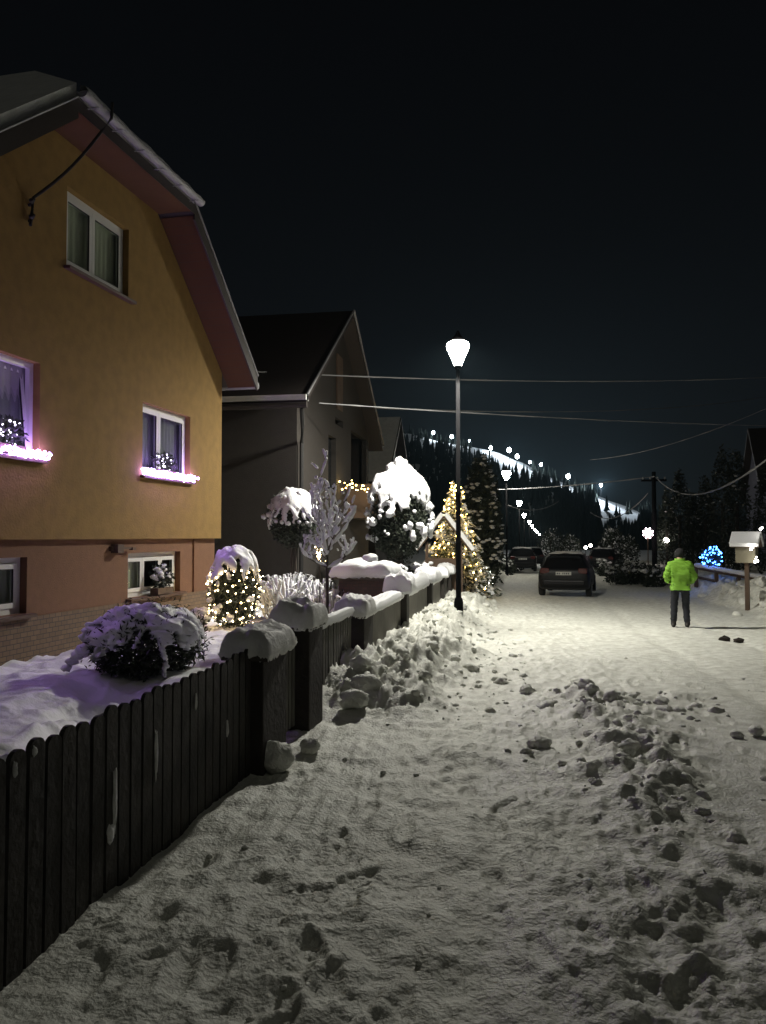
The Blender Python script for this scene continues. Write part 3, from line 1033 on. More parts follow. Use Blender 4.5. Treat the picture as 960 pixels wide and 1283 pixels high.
LP = Vector((-1.27, 16.82, gz(16.8)))
L0 = thing('street_lamp', 'tall black lamp post with glowing lantern in the plowed snowbank', 'street lamp', LP, group=LG)
lamp_parts(L0, 5.88, M['lamp'])
ld = bpy.data.lights.new('lantern_beam', 'SPOT')
ld.energy = 5300; ld.color = (1.0, .965, .86); ld.spot_size = R(175); ld.spot_blend = 0.62; ld.shadow_soft_size = 0.12
lo = bpy.data.objects.new('lantern_beam', ld); COL.objects.link(lo); lo.parent = L0; lo.location = (0, 0, 6.08)
fl_ = thing('street_lamp', 'glowing street lamp, highest and largest of those beyond the tall lamp', 'street lamp', at(635, 672, 46), group=LG)
lamp_parts(fl_, 5.88, M['farlamp'], detail=False, w_=.26)
pos = [(635, 46), (651, 76.5), (657, 107), (663.5, 135), (667, 161), (670, 190), (673, 225), (676, 262)]
flab = ['', 'second distant street lamp counting away from the tall lamp', 'third distant street lamp counting away from the tall lamp', 'fourth distant street lamp in the receding row',
        'fifth distant street lamp in the receding row', 'sixth distant street lamp in the receding row', 'seventh distant street lamp in the receding row', 'last and smallest street lamp of the receding row']
for i, (px, d) in enumerate(pos):
    o = fl_ if i == 0 else copy_tree(fl_)
    p = at(px, 672, d)
    o.location = (p.x, p.y, gz(p.y) - 0.002 * max(0, d - 120))
    if i:
        o['label'] = flab[i]

# ================================================================== SHRUBS IN THE GARDEN
def root(name, label, cat, x, y, z, group=None):
    return thing(name, label, cat, (x, y, z), 0, group)


# round juniper in the foreground, snow hanging over it
J = root('juniper_shrub', 'wide round dark shrub draped with ragged snow before basement window', 'shrub', -4.28, 8.62, .12)
p, d = leaf_pts(5200, (0, 0, .36), (.60, .66, .42), .6, seed=3, amp=.2)
p = p[p[:, 2] > -.02]; d = d[:len(p)]
b = MB().use(M['needle'])
leaf_quads(b, p, .085, 5, .22)
p, d = leaf_pts(800, (0, 0, .40), (.70, .74, .50), .95, seed=33, amp=.16)
b.use(M['needle2']); leaf_quads(b, p[p[:, 2] > .12], .055, 35, .15)
b.build('foliage', None, J)
snow_shell('snow_cap', (0, 0, .37), (.66, .70, .46), .08, M['snow'], J, 4, amp=.20, drip=.45, sub=6, th=.06, freq=3.6)
b = MB()
for k in range(7):
    f = k / 6
    b.ico((-.50 - .36 * f, -.18 - .10 * f, .36 + .10 * math.sin(f * 2.6) - .30 * f), .12 * (1 - .55 * f), 2, squash=(1.1, 1, .75), jit=.5, seed=k)
b.build('snowy_bough', M['snow'], J, smooth=True)
MB().tube([(0, 0, -.1), (0, 0, .3)], .05, 6).build('stem', M['bark'], J)

# thuja wound with warm lights at the house corner
TH = root('thuja_shrub', 'plump snow capped thuja wound with warm lights at house corner', 'shrub', -4.82, 12.9, .12)
p, d = leaf_pts(4500, (0, 0, .70), (.43, .43, .72), .6, seed=8, taper=.12, amp=.16)
leaf_mesh('foliage', p, .075, M['needle'], TH, 6, aspect=.25)
snow_shell('snow_cap', (0, 0, .74), (.46, .46, .74), .38, M['snow'], TH, 9, amp=.14, drip=.55, th=.05, freq=2.4)
b = MB()
for k in range(22):
    a = random.uniform(0, 6.28); z = random.uniform(.25, 1.0)
    rr = .44 * math.sqrt(max(0.05, 1 - ((z - .7) / .74) ** 2))
    b.ico((rr * math.cos(a), rr * math.sin(a), z), random.uniform(.025, .065), 2, squash=(1, 1, .8), jit=.8, seed=k)
b.build('snow_clumps', M['snow'], TH, smooth=True)
MB().tube([(0, 0, -.1), (0, 0, .6)], .05, 6).build('stem', M['bark'], TH)


def wound_lights(label, x, y, z, h, r0, turns, n, m, rb, squash=0.0, prof=None, wire=True, jit=.03):
    o = root('string_lights', label, 'string lights', x, y, z)
    pts = []
    for k in range(n):
        f = k / (n - 1)
        a = f * turns * 2 * math.pi
        zz = h * f
        r = prof(f) if prof else r0
        pts.append((r * math.cos(a) + random.gauss(0, jit), r * math.sin(a) + random.gauss(0, jit), zz + random.gauss(0, jit)))
    bulbs('bulb_string', pts, rb, m, o)
    c = MB(); c.tube(pts, .004, 3); c.build('wire', M['seal'], o)
    return o


wound_lights('warm white string lights wound round the snowy thuja', -4.82, 12.9, .22, .98, .4, 6, 130, M['warm'], .013,
             prof=lambda f: .46 * math.sqrt(max(.1, 1 - ((f * .98 + .1 - .7) / .78) ** 2)))

# small snowed-in plants by the wall
for i, (x, y, hh) in enumerate([(-5.35, 12.55, .36), (-5.45, 12.0, .30)]):
    o = root('low_plant', ['small snowed under plant left of the lit thuja', 'lower snowed under plant below the basement window'][i], 'plant', x, y, .15)
    q = MB(); g_ = np.random.default_rng(i)
    snowy_clumps(q, np.stack([g_.normal(0, .12, 16), g_.normal(0, .15, 16), g_.uniform(.02, hh, 16)], -1).tolist(), .10, i + 2); q.build('snow', M['snow'], o, smooth=True)
    p, d = leaf_pts(160, (0, 0, hh * .4), (.2, .2, hh * .5), .3, seed=60 + i); leaf_mesh('foliage', p, .07, M['needle'], o, 2)

# ball-clipped tree on a bare stem
BT = root('ball_tree', 'globe clipped tree on slim trunks with snow on its left side top', 'tree', -4.85, 16.6, -.15)
p, d = leaf_pts(5200, (0, 0, 2.27), (.54, .54, .64), .62, seed=14, amp=.12)
leaf_mesh('crown', p, .075, M['needle'], BT, 7, aspect=.25)
snow_shell('snow_cap', (0, 0, 2.30), (.56, .56, .66), -.05, M['snow'], BT, 17, amp=.10, drip=.5, th=.04, freq=3.4)
b = MB()
for v, dd in zip(p[:900], d[:900]):
    if dd[2] > -.25 and random.random() < .16:
        b.ico(tuple(Vector(v) + Vector(dd) * .05), random.uniform(.03, .07), 1, jit=.4, seed=1)
b.build('snow_clumps', M['snow'], BT, smooth=True)
b = MB()
for dx in (-.06, .07):
    b.tube([(dx, 0, -.1), (dx * .8, .02, .9), (dx * .4, 0, 1.9)], .035, 7)
b.build('trunk', M['bark'], BT)

# bare sapling, every twig carrying snow
SP = root('sapling', 'bare sapling with every twig laden with snow in front of ball tree', 'tree', -2.9, 11.75, 0.0)
br, sw = MB(), MB()
def branch(a, dvec, ln, r, lev):
    pts = [Vector(a)]
    dv = Vector(dvec).normalized()
    n = 9
    for k in range(n):
        dv = (dv + Vector((random.gauss(0, .13), random.gauss(0, .13), .08 + random.gauss(0, .08)))).normalized()
        pts.append(pts[-1] + dv * ln / n)
    rs = [r * (1 - .8 * k / n) for k in range(n + 1)]
    br.tube(pts, rs, 5)
    load = random.uniform(.7, 1.25)
    i = random.randint(0, 1)
    while i < n:
        j = min(n, i + random.randint(2, 5))
        q = [p + Vector((0, 0, r * .7 + .010)) for p in pts[i:j + 1]]
        if len(q) > 1 and (lev < 3 or random.random() < .6):
            m_ = len(q)
            sw.tube(q, [load * (.006 + (.026 if lev == 1 else .017) * math.sin(math.pi * (t + .35) / m_) * random.uniform(.6, 1.3)) for t in range(m_)], 6)
        i = j + random.randint(0, 1)
    if lev < 3:
        for k in range(4 if lev < 2 else 2):
            i = random.randint(2, n - 1)
            az = random.uniform(0, 6.28)
            side = Vector((math.cos(az), math.sin(az), random.uniform(.0, .7)))
            branch(pts[i], (dv * .5 + side * .9), ln * random.uniform(.35, .6), rs[i] * .7, lev + 1)
br.tube([(0, 0, -.2), (.01, 0, .7), (0, .01, 1.5)], [.028, .025, .023], 7)
for z, az, ln, el in ((1.25, 0.3, .62, .35), (1.28, 3.4, .66, .3), (1.4, 1.9, .6, .5), (1.38, 4.9, .6, .4), (1.5, .0, .85, 1.4), (1.5, 2.8, 1.15, 2.3), (1.5, 4.0, 1.0, 2.0), (1.5, 5.6, 1.1, 1.8), (1.5, 1.2, .9, 2.2)):
    branch((0, 0, z), (math.cos(az), math.sin(az), el), ln, .014, 1)
br.build('trunk', M['bark'], SP)
sw.build('twig_snow', M['snow'], SP, smooth=True)

# snowy shrubs filling the bed
sh = [(-4.25, 13.9, .95, .85), (-3.75, 14.4, .9, .95), (-3.30, 13.7, .75, .8), (-3.0, 15.2, .9, .8), (-4.55, 15.2, 1.0, .9), (-2.75, 13.9, .5, .6)]
slab_ = ['upright snowy shrub next to the lit thuja', 'feathery snowy shrub, tallest in the middle of the bed', 'drooping snowy shrub behind the domed pillar', 'snowy shrub right of the sapling trunk',
         'rear snowy shrub below the ball tree', 'small snowy shrub beside the brick shelter']
for i, (x, y, hh, ww) in enumerate(sh):
    o = root('snowy_shrub', slab_[i], 'shrub', x, y, 0.02, 'snowed shrubs in the garden bed')
    q, tw = MB(), MB()
    for k in range(170):
        a = random.uniform(0, 6.28); r = ww * .55 * math.sqrt(random.random())
        b0 = Vector((r * .35 * math.cos(a), r * .35 * math.sin(a), .05))
        tp = Vector((r * math.cos(a), r * math.sin(a), hh * random.uniform(.45, 1.05) * (1 - .35 * (r / ww) ** 2)))
        md = (b0 + tp) / 2 + Vector((random.gauss(0, .05), random.gauss(0, .05), .06))
        tw.tube([b0, md, tp], [.008, .006, .004], 4)
        q.tube([md * .75 + b0 * .25, md + Vector((0, 0, .02)), tp + Vector((0, 0, .02)), tp + Vector((random.gauss(0, .05), random.gauss(0, .05), -.02))], [.008, random.uniform(.010, .035), random.uniform(.012, .035), .006], 5)
    tw.build('twigs', M['bark'], o)
    q.build('snow', M['snow'], o, smooth=True)

# big yew by the lamp under a bright hood of snow
BG = root('yew_tree', 'big dark yew under a bright white hood of snow by lamp', 'tree', *at(500, 672, 18.8).xy, -.25)
BG.scale = (1.1, 1.1, 1.06)
p, d = leaf_pts(9000, (0, 0, 2.35), (.68, .68, .98), .6, seed=24, taper=.25, amp=.14)
leaf_mesh('crown', p, .085, M['needle'], BG, 8, aspect=.25)
snow_shell('snow_cap', (0, 0, 2.42), (.66, .66, 1.05), .12, M['snow'], BG, 27, amp=.15, drip=.42, th=.07, freq=3.0)
b = MB()
b.ico((.03, 0, 3.50), .15, 3, jit=.3, seed=3, squash=(1, 1, 1.1)); b.ico((-.08, .05, 3.36), .22, 3, jit=.3, seed=5); b.ico((.12, -.05, 3.33), .20, 3, jit=.3, seed=7)
for k in range(60):
    a = random.uniform(0, 6.28); z = random.uniform(1.75, 2.8)
    rr = .70 * math.sqrt(max(.05, 1 - ((z - 2.35) / 1.02) ** 2)) * (1.08 - .12 * (z - 2))
    b.ico((rr * math.cos(a), rr * math.sin(a), z), .025 + .07 * random.random() ** 2, 2, squash=(1, 1, random.uniform(.8, 1.8)), jit=.7, seed=k)
b.build('snow_clumps', M['snow'], BG, smooth=True)
MB().tube([(0, 0, -.2), (0, 0, 1.9)], .09, 8).build('trunk', M['bark'], BG)
# a low dense skirt of twigs behind the wall
o = root('low_hedge', 'low snowy hedge tops right behind the concrete wall by the lamp', 'hedge', -2.75, 17.6, gz(17))
q = MB(); g_ = np.random.default_rng(5)
snowy_clumps(q, np.stack([g_.normal(0, .22, 150), g_.uniform(-2.6, 3.4, 150), g_.uniform(.7, 1.25, 150)], -1).tolist(), .10, 3, squash=(1, 1, .8)); q.build('snow', M['snow'], o, smooth=True)
p, d = leaf_pts(3500, (0, .4, .6), (.42, 3.1, .62), .4, seed=61); leaf_mesh('foliage', p, .09, M['needle'], o, 2)


def conifer(mb, sn, h, r, n, seed, leaf=.12, snowp=.35, z0=0.15):
    g = np.random.default_rng(seed)
    z = h * (1 - np.sqrt(g.random(n))) * .98 + z0
    tier = 0.75 + 0.35 * ((z / h * 9) % 1.0 < .55)
    rr = r * (1 - z / (h + .1)) * tier * (g.random(n) ** .35)
    a = g.uniform(0, 6.28, n)
    rr = rr * (1 + .2 * np.sin(a * 5 + z * 3))
    p = np.stack([rr * np.cos(a), rr * np.sin(a), z - .18 * rr], -1)
    d = np.stack([np.cos(a), np.sin(a), -.35 + 0 * a], -1)
    leaf_quads(mb, p, leaf, seed, .3, d, .7)
    if sn is not None:
        ns = int(n * snowp)
        idx = g.choice(n, ns, replace=False)
        q = p[idx] + np.array([0, 0, .03])
        leaf_quads(sn, q, leaf * 1.15, seed + 1, .5, d[idx] * .8, .8)
    return p


# lit Christmas tree and its neighbour
XT = root('fir_tree', 'narrow fir glowing with warm lights behind the lamp pole', 'tree', *at(570, 672, 26.5).xy, -.4)
fb, fs_ = MB(), MB(); fp = conifer(fb, fs_, 3.9, 1.3, 6500, 71, .13, .5)
fb.build('crown', M['needle2'], XT); fs_.build('snow', M['snow'], XT); MB().tube([(0, 0, -.3), (0, 0, 3.7)], [.08, .02], 6).build('trunk', M['bark'], XT)
o = root('string_lights', 'warm gold string lights all over the narrow fir', 'string lights', *XT.location.xy, -.4)
pts = []
for k in range(230):
    f = (k / 229) ** .8; z = .5 + 3.4 * f; r = 1.25 * (1 - z / 4.0) * .95 + .03; a = k * .62
    pts.append((r * math.cos(a) + random.gauss(0, .09), r * math.sin(a) + random.gauss(0, .09), z + random.gauss(0, .09)))
bulbs('bulb_string', pts, .026, M['gold'], o)
c = MB(); c.tube(pts, .005, 3); c.build('wire', M['seal'], o)
DT = root('spruce_tree', 'broad dark spruce with snow flecks right of the lit fir', 'tree', *at(603, 672, 31).xy, -.45)
fb, fs_ = MB(), MB()
p, d = leaf_pts(11000, (0, 0, 2.6), (.98, .98, 2.75), .6, seed=73, taper=.35, amp=.18)
leaf_quads(fb, p, .17, 3, .3); fb.build('crown', M['needle'], DT)
for i in range(0, 11000, 14):
    if d[i][2] > -.55 and perlin(p[i:i+1, 0] * 2.1 + p[i:i+1, 1] * 1.7, p[i:i+1, 2] * 2.0, 9)[0] > -.05:
        fs_.ico(tuple(p[i] + d[i] * .05), random.uniform(.05, .11), 1, squash=(1.2, 1.2, .6), jit=.4, seed=i % 11)
fs_.build('snow', M['capsnow'], DT, smooth=True); MB().tube([(0, 0, -.3), (0, 0, 3)], .12, 6).build('trunk', M['bark'], DT)
# little hut with a snowed gable roof in front of the fir
HT = root('garden_shelter', 'small open timber shelter with steep snowy gable roof behind wall', 'shelter', *at(556, 672, 23.5).xy, -.25)
HT.rotation_euler.z = R(6)
MB().box((-.55, -.45, -.2), (.55, .45, 1.35)).build('wall', M['timber'], HT)
for px_, py_ in ((-.5, -.4), (.5, -.4), (-.5, .4), (.5, .4)):
    MB().box((px_ - .04, py_ - .04, 1.352), (px_ + .04, py_ + .04, 1.86)).build('post', M['timber'], HT)
b = MB(); s2 = MB()
for sx in (-1, 1):
    b.slab([(0, -.7, 2.56), (0, .6, 2.56), (sx * .78, .6, 1.55), (sx * .78, -.7, 1.55)], (sx * .05, 0, .05), 1)
    s2.slab([(0, -.72, 2.62), (0, .6, 2.62), (sx * .80, .6, 1.58), (sx * .80, -.72, 1.58)], (sx * .09, 0, .08), 1)
fixnormals(b.build('roof', M['timber'], HT)); fixnormals(s2.build('roof_snow', M['capsnow'], HT))
# small gold ball light and porch garland
o = root('string_lights', 'small cluster of yellowish lights behind the sapling stem', 'string lights', *at(401, 697, 13.2))
bulbs('bulb_string', [(random.gauss(0, .05), random.gauss(0, .05), random.gauss(0, .07)) for _ in range(22)], .014, M['warm'], o)
MB().tube([(0, 0, -.9), (0, 0, .1)], .01, 5).build('stake', M['bark'], o)
o = root('shrub', 'shrub strung with tiny white lights at the far fence', 'shrub', *at(601, 700, 27).xy, gz(27))
p, d = leaf_pts(1500, (0, 0, .65), (.5, .5, .5), .5, seed=90); leaf_mesh('foliage', p, .09, M['needle'], o, 4)
q = MB(); snowy_clumps(q, [v for v in p[:300] if v[2] > .7][:60], .08, 8); q.build('snow', M['snow'], o, smooth=True)
bulbs('bulb_string', [tuple(v) for v in p[300:345]], .014, M['white'], o)

# ================================================================== DARK NEIGHBOUR HOUSE
def gable_house(name, label, xw, yl, yr, ze, slope_deg, ov, side, ln, wallm, depth_w, holes, roofm=M['roofdark']):
    o = thing(name, label, 'house', (xw, (yl + yr) / 2, 0))
    hw = (yr - yl) / 2
    tn = math.tan(R(slope_deg)); zr_ = ze + hw * tn
    b = MB()
    wall_holes(b, -hw, hw, -.6, ze, holes)
    b.add([(0, -hw, ze), (0, hw, ze), (0, 0, zr_)], [(0, 1, 2)])
    for y in (-hw, hw):
        b.add([(0, y, -.6), (-ln, y, -.6), (-ln, y, ze), (0, y, ze)], [(0, 1, 2, 3)])
    b.add([(-ln, -hw, -.6), (-ln, hw, -.6), (-ln, hw, ze), (-ln, 0, zr_), (-ln, -hw, ze)], [(0, 1, 2, 3, 4)])
    b.build('wall', wallm, o)
    r, s2 = MB(), MB()
    for sg in (-1, 1):
        e = sg * (hw + side); z_e = ze - side * tn
        q = [(ov, 0, zr_ + .03), (ov, e, z_e + .03), (-ln - .3, e, z_e + .03), (-ln - .3, 0, zr_ + .03)]
        r.slab(q, (0, 0, 1), .18)
        s2.slab([(a - (.05 if a > 0 else 0), c * .985, z + .185) for a, c, z in q], (0, 0, 1), .045)
    ro = fixnormals(r.build('roof', roofm, o))
    return o, ro, s2, hw, zr_


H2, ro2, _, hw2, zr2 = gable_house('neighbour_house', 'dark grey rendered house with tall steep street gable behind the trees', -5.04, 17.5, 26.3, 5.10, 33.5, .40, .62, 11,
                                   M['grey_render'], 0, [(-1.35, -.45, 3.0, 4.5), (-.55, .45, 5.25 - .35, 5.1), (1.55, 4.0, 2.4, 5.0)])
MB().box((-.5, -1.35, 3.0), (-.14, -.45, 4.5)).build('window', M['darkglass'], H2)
MB().box((-1.2, 1.4, 2.3), (-1.1, 4.1, 5.1)).build('loggia_wall', M['timber'], H2)
# gable window and brown boarding, verge trims, downpipe, gutter
MB().box((0.003, -.45, 5.35), (.04, .25, 6.9)).build('attic_window', M['timber'], H2)
v = MB()
tn2 = math.tan(R(33.5))
for sg in (-1, 1):
    e = sg * (hw2 + .62)
    v.tube([(.42, 0, zr2 + .22), (.42, e, 5.10 - .62 * tn2 + .22)], .03, 6)
v.build('verge_flashing', M['gutter'], H2)
e = -(hw2 + .66)
MB().tube([(.42, e, 5.10 - .62 * tn2 - .02), (-11, e, 5.10 - .62 * tn2 - .02)], .07, 8).build('gutter', M['roofdark'], H2)
MB().tube([(.30, e, 4.62), (.22, -hw2 - .3, 4.3), (.10, -hw2 + .05, 3.9), (.10, -hw2 + .05, -.3)], .05, 8).build('downpipe', M['blackcable'], H2)
sm = MB(); sm.box((-10.8, e - .02, 5.10 - .62 * tn2 + .10), (.40, e + .22, 5.10 - .62 * tn2 + .22)); sm.build('eaves_snow', M['capsnow'], H2)
bl = MB(); bl.box((0, .9, 2.30), (1.05, 4.2, 2.42)); bl.box((.98, .9, 2.42), (1.04, 4.2, 3.3)); bl.box((0.02, .9, 2.42), (.98, .95, 3.3))
bl.build('balcony', M['timber'], H2)
o = root('string_lights', 'golden garland on the balcony rail of the dark house', 'string lights', *at(447, 610, 22.3))
pts = [(.045 * k * .98 + random.gauss(0, .02) - .45, .045 * k * .17 + random.gauss(0, .04), random.gauss(0, .06) - .012 * k + .14) for k in range(24)]
bulbs('bulb_string', pts, .022, M['gold'], o)
c = MB(); c.tube(pts, .006, 3); c.build('wire', M['seal'], o)

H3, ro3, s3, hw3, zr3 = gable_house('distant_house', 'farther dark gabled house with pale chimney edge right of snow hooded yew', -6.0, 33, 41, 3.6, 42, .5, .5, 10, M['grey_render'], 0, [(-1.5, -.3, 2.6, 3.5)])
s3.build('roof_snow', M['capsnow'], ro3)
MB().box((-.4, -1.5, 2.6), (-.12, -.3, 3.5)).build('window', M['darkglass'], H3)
MB().box((-3.0, -.9, zr3 - .9), (-2.4, -.3, zr3 + .9)).build('chimney', M['concrete'], ro3)

# ================================================================== CARS
def make_car(label, paint, snow=True, group=None):
    o = thing('parked_car', label, 'car', (0, 0, 0), 0, group)
    # stations from tail (y=0) to nose: y, z bottom, z shoulder, z top, half widths at sill / shoulder / top
    st = [(0.00, .38, .72, .86, .70, .76, .60), (0.06, .30, .78, .98, .80, .84, .70), (0.22, .24, .86, 1.06, .86, .885, .72), (0.45, .22, .90, 1.30, .88, .90, .64),
          (0.75, .22, .92, 1.47, .885, .905, .60), (1.4, .22, .93, 1.53, .885, .905, .61), (2.1, .22, .93, 1.52, .885, .905, .61), (2.6, .22, .92, 1.40, .885, .90, .60),
          (3.05, .22, .90, 1.10, .88, .89, .66), (3.5, .24, .84, .96, .87, .87, .62), (3.95, .26, .74, .84, .82, .83, .58), (4.2, .32, .64, .70, .70, .74, .50)]
    vs, fs = [], []
    for (y, zb, zs, zt, ws, wm, wt) in st:
        half = [(0, zb), (ws * .9, zb), (ws, zb + .09), (wm, (zb + zs) / 2 + .1), (wm * .985, zs), (wt + (wm - wt) * .32, zs + (zt - zs) * .52), (wt, zt - .03), (wt * .82, zt), (0, zt + .012)]
        ring = [(x, y, z) for x, z in half] + [(-x, y, z) for x, z in reversed(half[1:-1])]
        vs += ring
    n = 16
    for i in range(len(st) - 1):
        for k in range(n):
            k2 = (k + 1) % n
            fs.append((i * n + k, i * n + k2, (i + 1) * n + k2, (i + 1) * n + k))
    fs += [tuple(range(n)), tuple((len(st) - 1) * n + k for k in reversed(range(n)))]
    b = MB(); b.add(vs, fs)
    body = fixnormals(b.build('body', paint, o, smooth=True))
    md = body.modifiers.new('sub', 'SUBSURF'); md.levels = 2; md.render_levels = 2
    # rear window following the tailgate
    b = MB(); b.add([(-.60, .235, 1.04), (.60, .235, 1.04), (.52, .60, 1.41), (-.52, .60, 1.41), (-.58, .26, 1.0), (.58, .26, 1.0), (.50, .66, 1.36), (-.50, .66, 1.36)],
                    [(0, 1, 2, 3), (4, 7, 6, 5), (0, 4, 5, 1), (1, 5, 6, 2), (2, 6, 7, 3), (3, 7, 4, 0)])
    fixnormals(b.build('rear_window', M['darkglass'], o))
    for sx in (-1, 1):
        b = MB()
        for (ya, yb) in ((.85, 1.75), (1.85, 2.62)):
            top = 1.40 if yb < 2 else 1.38
            x0, x1 = sx * .868, sx * .705
            b.add([(x0, ya - .1 if ya < 1 else ya, .98), (x0, yb + (.25 if yb > 2 else 0), .98), (x1, yb, top), (x1, ya, top)], [(0, 1, 2, 3)])
        b.build('side_window', M['darkglass'], o)
        b = MB(); b.box((sx * .60 - .12, -.012 + .03, .80), (sx * .60 + .19 * 1, .16, 1.0)) if sx > 0 else b.box((-.79, .018, .80), (-.48, .16, 1.0))
        tl = b.build('tail_light', M['redlens'], o)
        bv = tl.modifiers.new('bevel', 'BEVEL'); bv.width = .03; bv.segments = 2
        b = MB(); b.ico((sx * .98, 2.5, 1.0), .1, 2, squash=(1, .6, .75)); b.build('wing_mirror', paint, o, smooth=True)
        b = MB(); b.ico((sx * .62, 4.06, .66), .12, 2, squash=(1.3, .6, .6)); b.build('headlight', M['upvc'], o, smooth=True)
        for yw in (.72, 3.35):
            wv = MB()
            prof = [(.19, -.10), (.30, -.10), (.325, -.06), (.325, .06), (.30, .10), (.19, .10)]
            vs, fs = [], []
            nn = 20
            for (r, xx) in prof:
                for k in range(nn):
                    t_ = 2 * math.pi * k / nn
                    vs.append((sx * .80 + xx, yw + r * math.cos(t_), .325 + r * math.sin(t_)))
            for i in range(len(prof)):
                for k in range(nn):
                    k2 = (k + 1) % nn; i2 = (i + 1) % len(prof)
                    fs.append((i * nn + k, i * nn + k2, i2 * nn + k2, i2 * nn + k))
            wv.add(vs, fs)
            wh = fixnormals(wv.build('wheel', M['tyre'], o, smooth=True))
            r_ = MB()
            xo = sx * .80 + sx * .085
            for k in range(5):
                t_ = 2 * math.pi * k / 5
                r_.tube([(xo, yw, .325), (xo, yw + .19 * math.cos(t_), .325 + .19 * math.sin(t_))], .028, 6)
            r_.tube([(xo - .02, yw, .325), (xo + .02, yw, .325)], .05, 8)
            r_.build('rim', M['rim'], wh)
    b = MB(); b.box((-.72, -.05, .40), (.72, .09, .60)); bp = b.build('bumper', paint, o)
    bv = bp.modifiers.new('bevel', 'BEVEL'); bv.width = .05; bv.segments = 3
    MB().box((-.26, -.012, .76), (.26, .012, .87)).build('number_plate', M['plate'], o)
    b = MB()
    for k in range(7):
        if k != 2:
            b.box((-.22 + k * .062, -.0155, .785), (-.185 + k * .062, -.0125, .845))
    b.build('plate_marks', M['ink'], o)
    if snow:
        s = MB()
        n1, n2_ = 14, 10
        vs, fs = [], []
        for i in range(n1):
            for j in range(n2_):
                y = .8 + 1.75 * i / (n1 - 1); x = -.60 + 1.2 * j / (n2_ - 1)
                ed = min(i, n1 - 1 - i, j, n2_ - 1 - j)
                vs.append((x, y, 1.475 + (.0 if ed == 0 else .055) + .02 * random.random() - .03 * abs(x)))
        for i in range(n1 - 1):
            for j in range(n2_ - 1):
                fs.append((i * n2_ + j, i * n2_ + j + 1, (i + 1) * n2_ + j + 1, (i + 1) * n2_ + j))
        s.add(vs, fs); s.build('roof_snow', M['capsnow'], o, smooth=True)
    return o


car = make_car('black hatchback seen from behind, parked on the snowy street', M['carpaint'], snow=True)
car.location = (1.50, 27.6, gz(27.6) + .0); car.rotation_euler.z = R(-8)
for i, (px, d, lab_, rz_) in enumerate([(655, 50, 'snow dusted car parked ahead of the black hatchback', 2), (668, 60, 'second snow dusted car ahead of black hatchback, barely visible', 0), (752, 50, 'dark car parked along the right side beyond the hatchback', -14)]):
    c = copy_tree(car); p = at(px, 672, d)
    c.location = (p.x, p.y, gz(p.y) + (.12 if i < 2 else .1)); c.rotation_euler.z = R(rz_); c['label'] = lab_

# ================================================================== PERSON
PS = thing('person', 'person in lime green jacket and dark trousers standing on street', 'person', (3.41, 17.76, float(street_z(np.array([3.41]), np.array([17.76]))[0]) + .005), R(-8))
# joints (facing +Y, away from the viewer)
jv = [(0, 0, .90), (0, -.01, 1.10), (0, -.02, 1.30), (0, .01, 1.40), (0, .06, 1.47), (0, .10, 1.56),
      (-.10, 0, .84), (-.125, .03, .46), (-.14, -.03, .08), (-.145, .10, .03),
      (.10, 0, .84), (.115, .06, .46), (.135, .02, .08), (.14, .15, .03),
      (-.19, -.02, 1.33), (-.27, -.04, 1.06), (-.20, .14, .92),
      (.19, -.02, 1.33), (.27, -.03, 1.06), (.20, .15, .92)]
je = [(0, 1), (1, 2), (2, 3), (3, 4), (4, 5), (0, 6), (6, 7), (7, 8), (8, 9), (0, 10), (10, 11), (11, 12), (12, 13), (2, 14), (14, 15), (15, 16), (2, 17), (17, 18), (18, 19)]
jr = [(.13, .10), (.13, .10), (.14, .10), .055, .06, .09, .085, .055, .042, .04, .085, .055, .042, .04, .055, .045, .035, .055, .045, .035]
skin_mesh('body', jv, je, jr, M['skin'], PS)
tv = [jv[i] for i in (0, 6, 7, 8, 10, 11, 12)]
skin_mesh('trousers', tv, [(0, 1), (1, 2), (2, 3), (0, 4), (4, 5), (5, 6)], [(.135, .11), .105, .082, .070, .105, .082, .070], M['trouser'], PS, sub=3, fold=.008)
kv = [(0, 0, .98), (0, 0, .80), (0, -.01, 1.14), (0, -.02, 1.30), (0, .01, 1.41),
      (-.185, -.02, 1.33), (-.275, -.05, 1.08), (-.215, .12, .95), (.185, -.02, 1.33), (.275, -.04, 1.08), (.215, .13, .95)]
skin_mesh('jacket', kv, [(0, 1), (0, 2), (2, 3), (3, 4), (3, 5), (5, 6), (6, 7), (3, 8), (8, 9), (9, 10)],
          [(.205, .155), (.20, .15), (.205, .155), (.185, .14), (.085, .085), .10, .088, .07, .10, .088, .07], M['jacket'], PS, sub=4, fold=.016)
b = MB(); b.lathe([(.10, 0), (.115, .03), (.105, .07), (.085, .06)], 14, (0, .02, 1.40)); b.build('hood', M['jacket'], PS, smooth=True)
b = MB(); b.ico((0, .095, 1.575), .118, 3, squash=(.92, 1.05, 1.0), jit=.04); b.build('hat', M['hat'], PS, smooth=True)
b = MB(); b.ico((0, .20, 1.53), .02, 2, squash=(.8, 1.2, 1.3)); b.build('nose', M['skin'], PS, smooth=True)
for sx, yy_ in ((-.143, .03), (.138, .08)):
    b = MB(); b.ico((sx, yy_ + .02, .05), .10, 2, squash=(.52, 1.45, .62)); b.tube([(sx, yy_ - .05, .05), (sx, yy_ - .055, .2)], .058, 10)
    b.build('boot', M['boot'], PS, smooth=True)
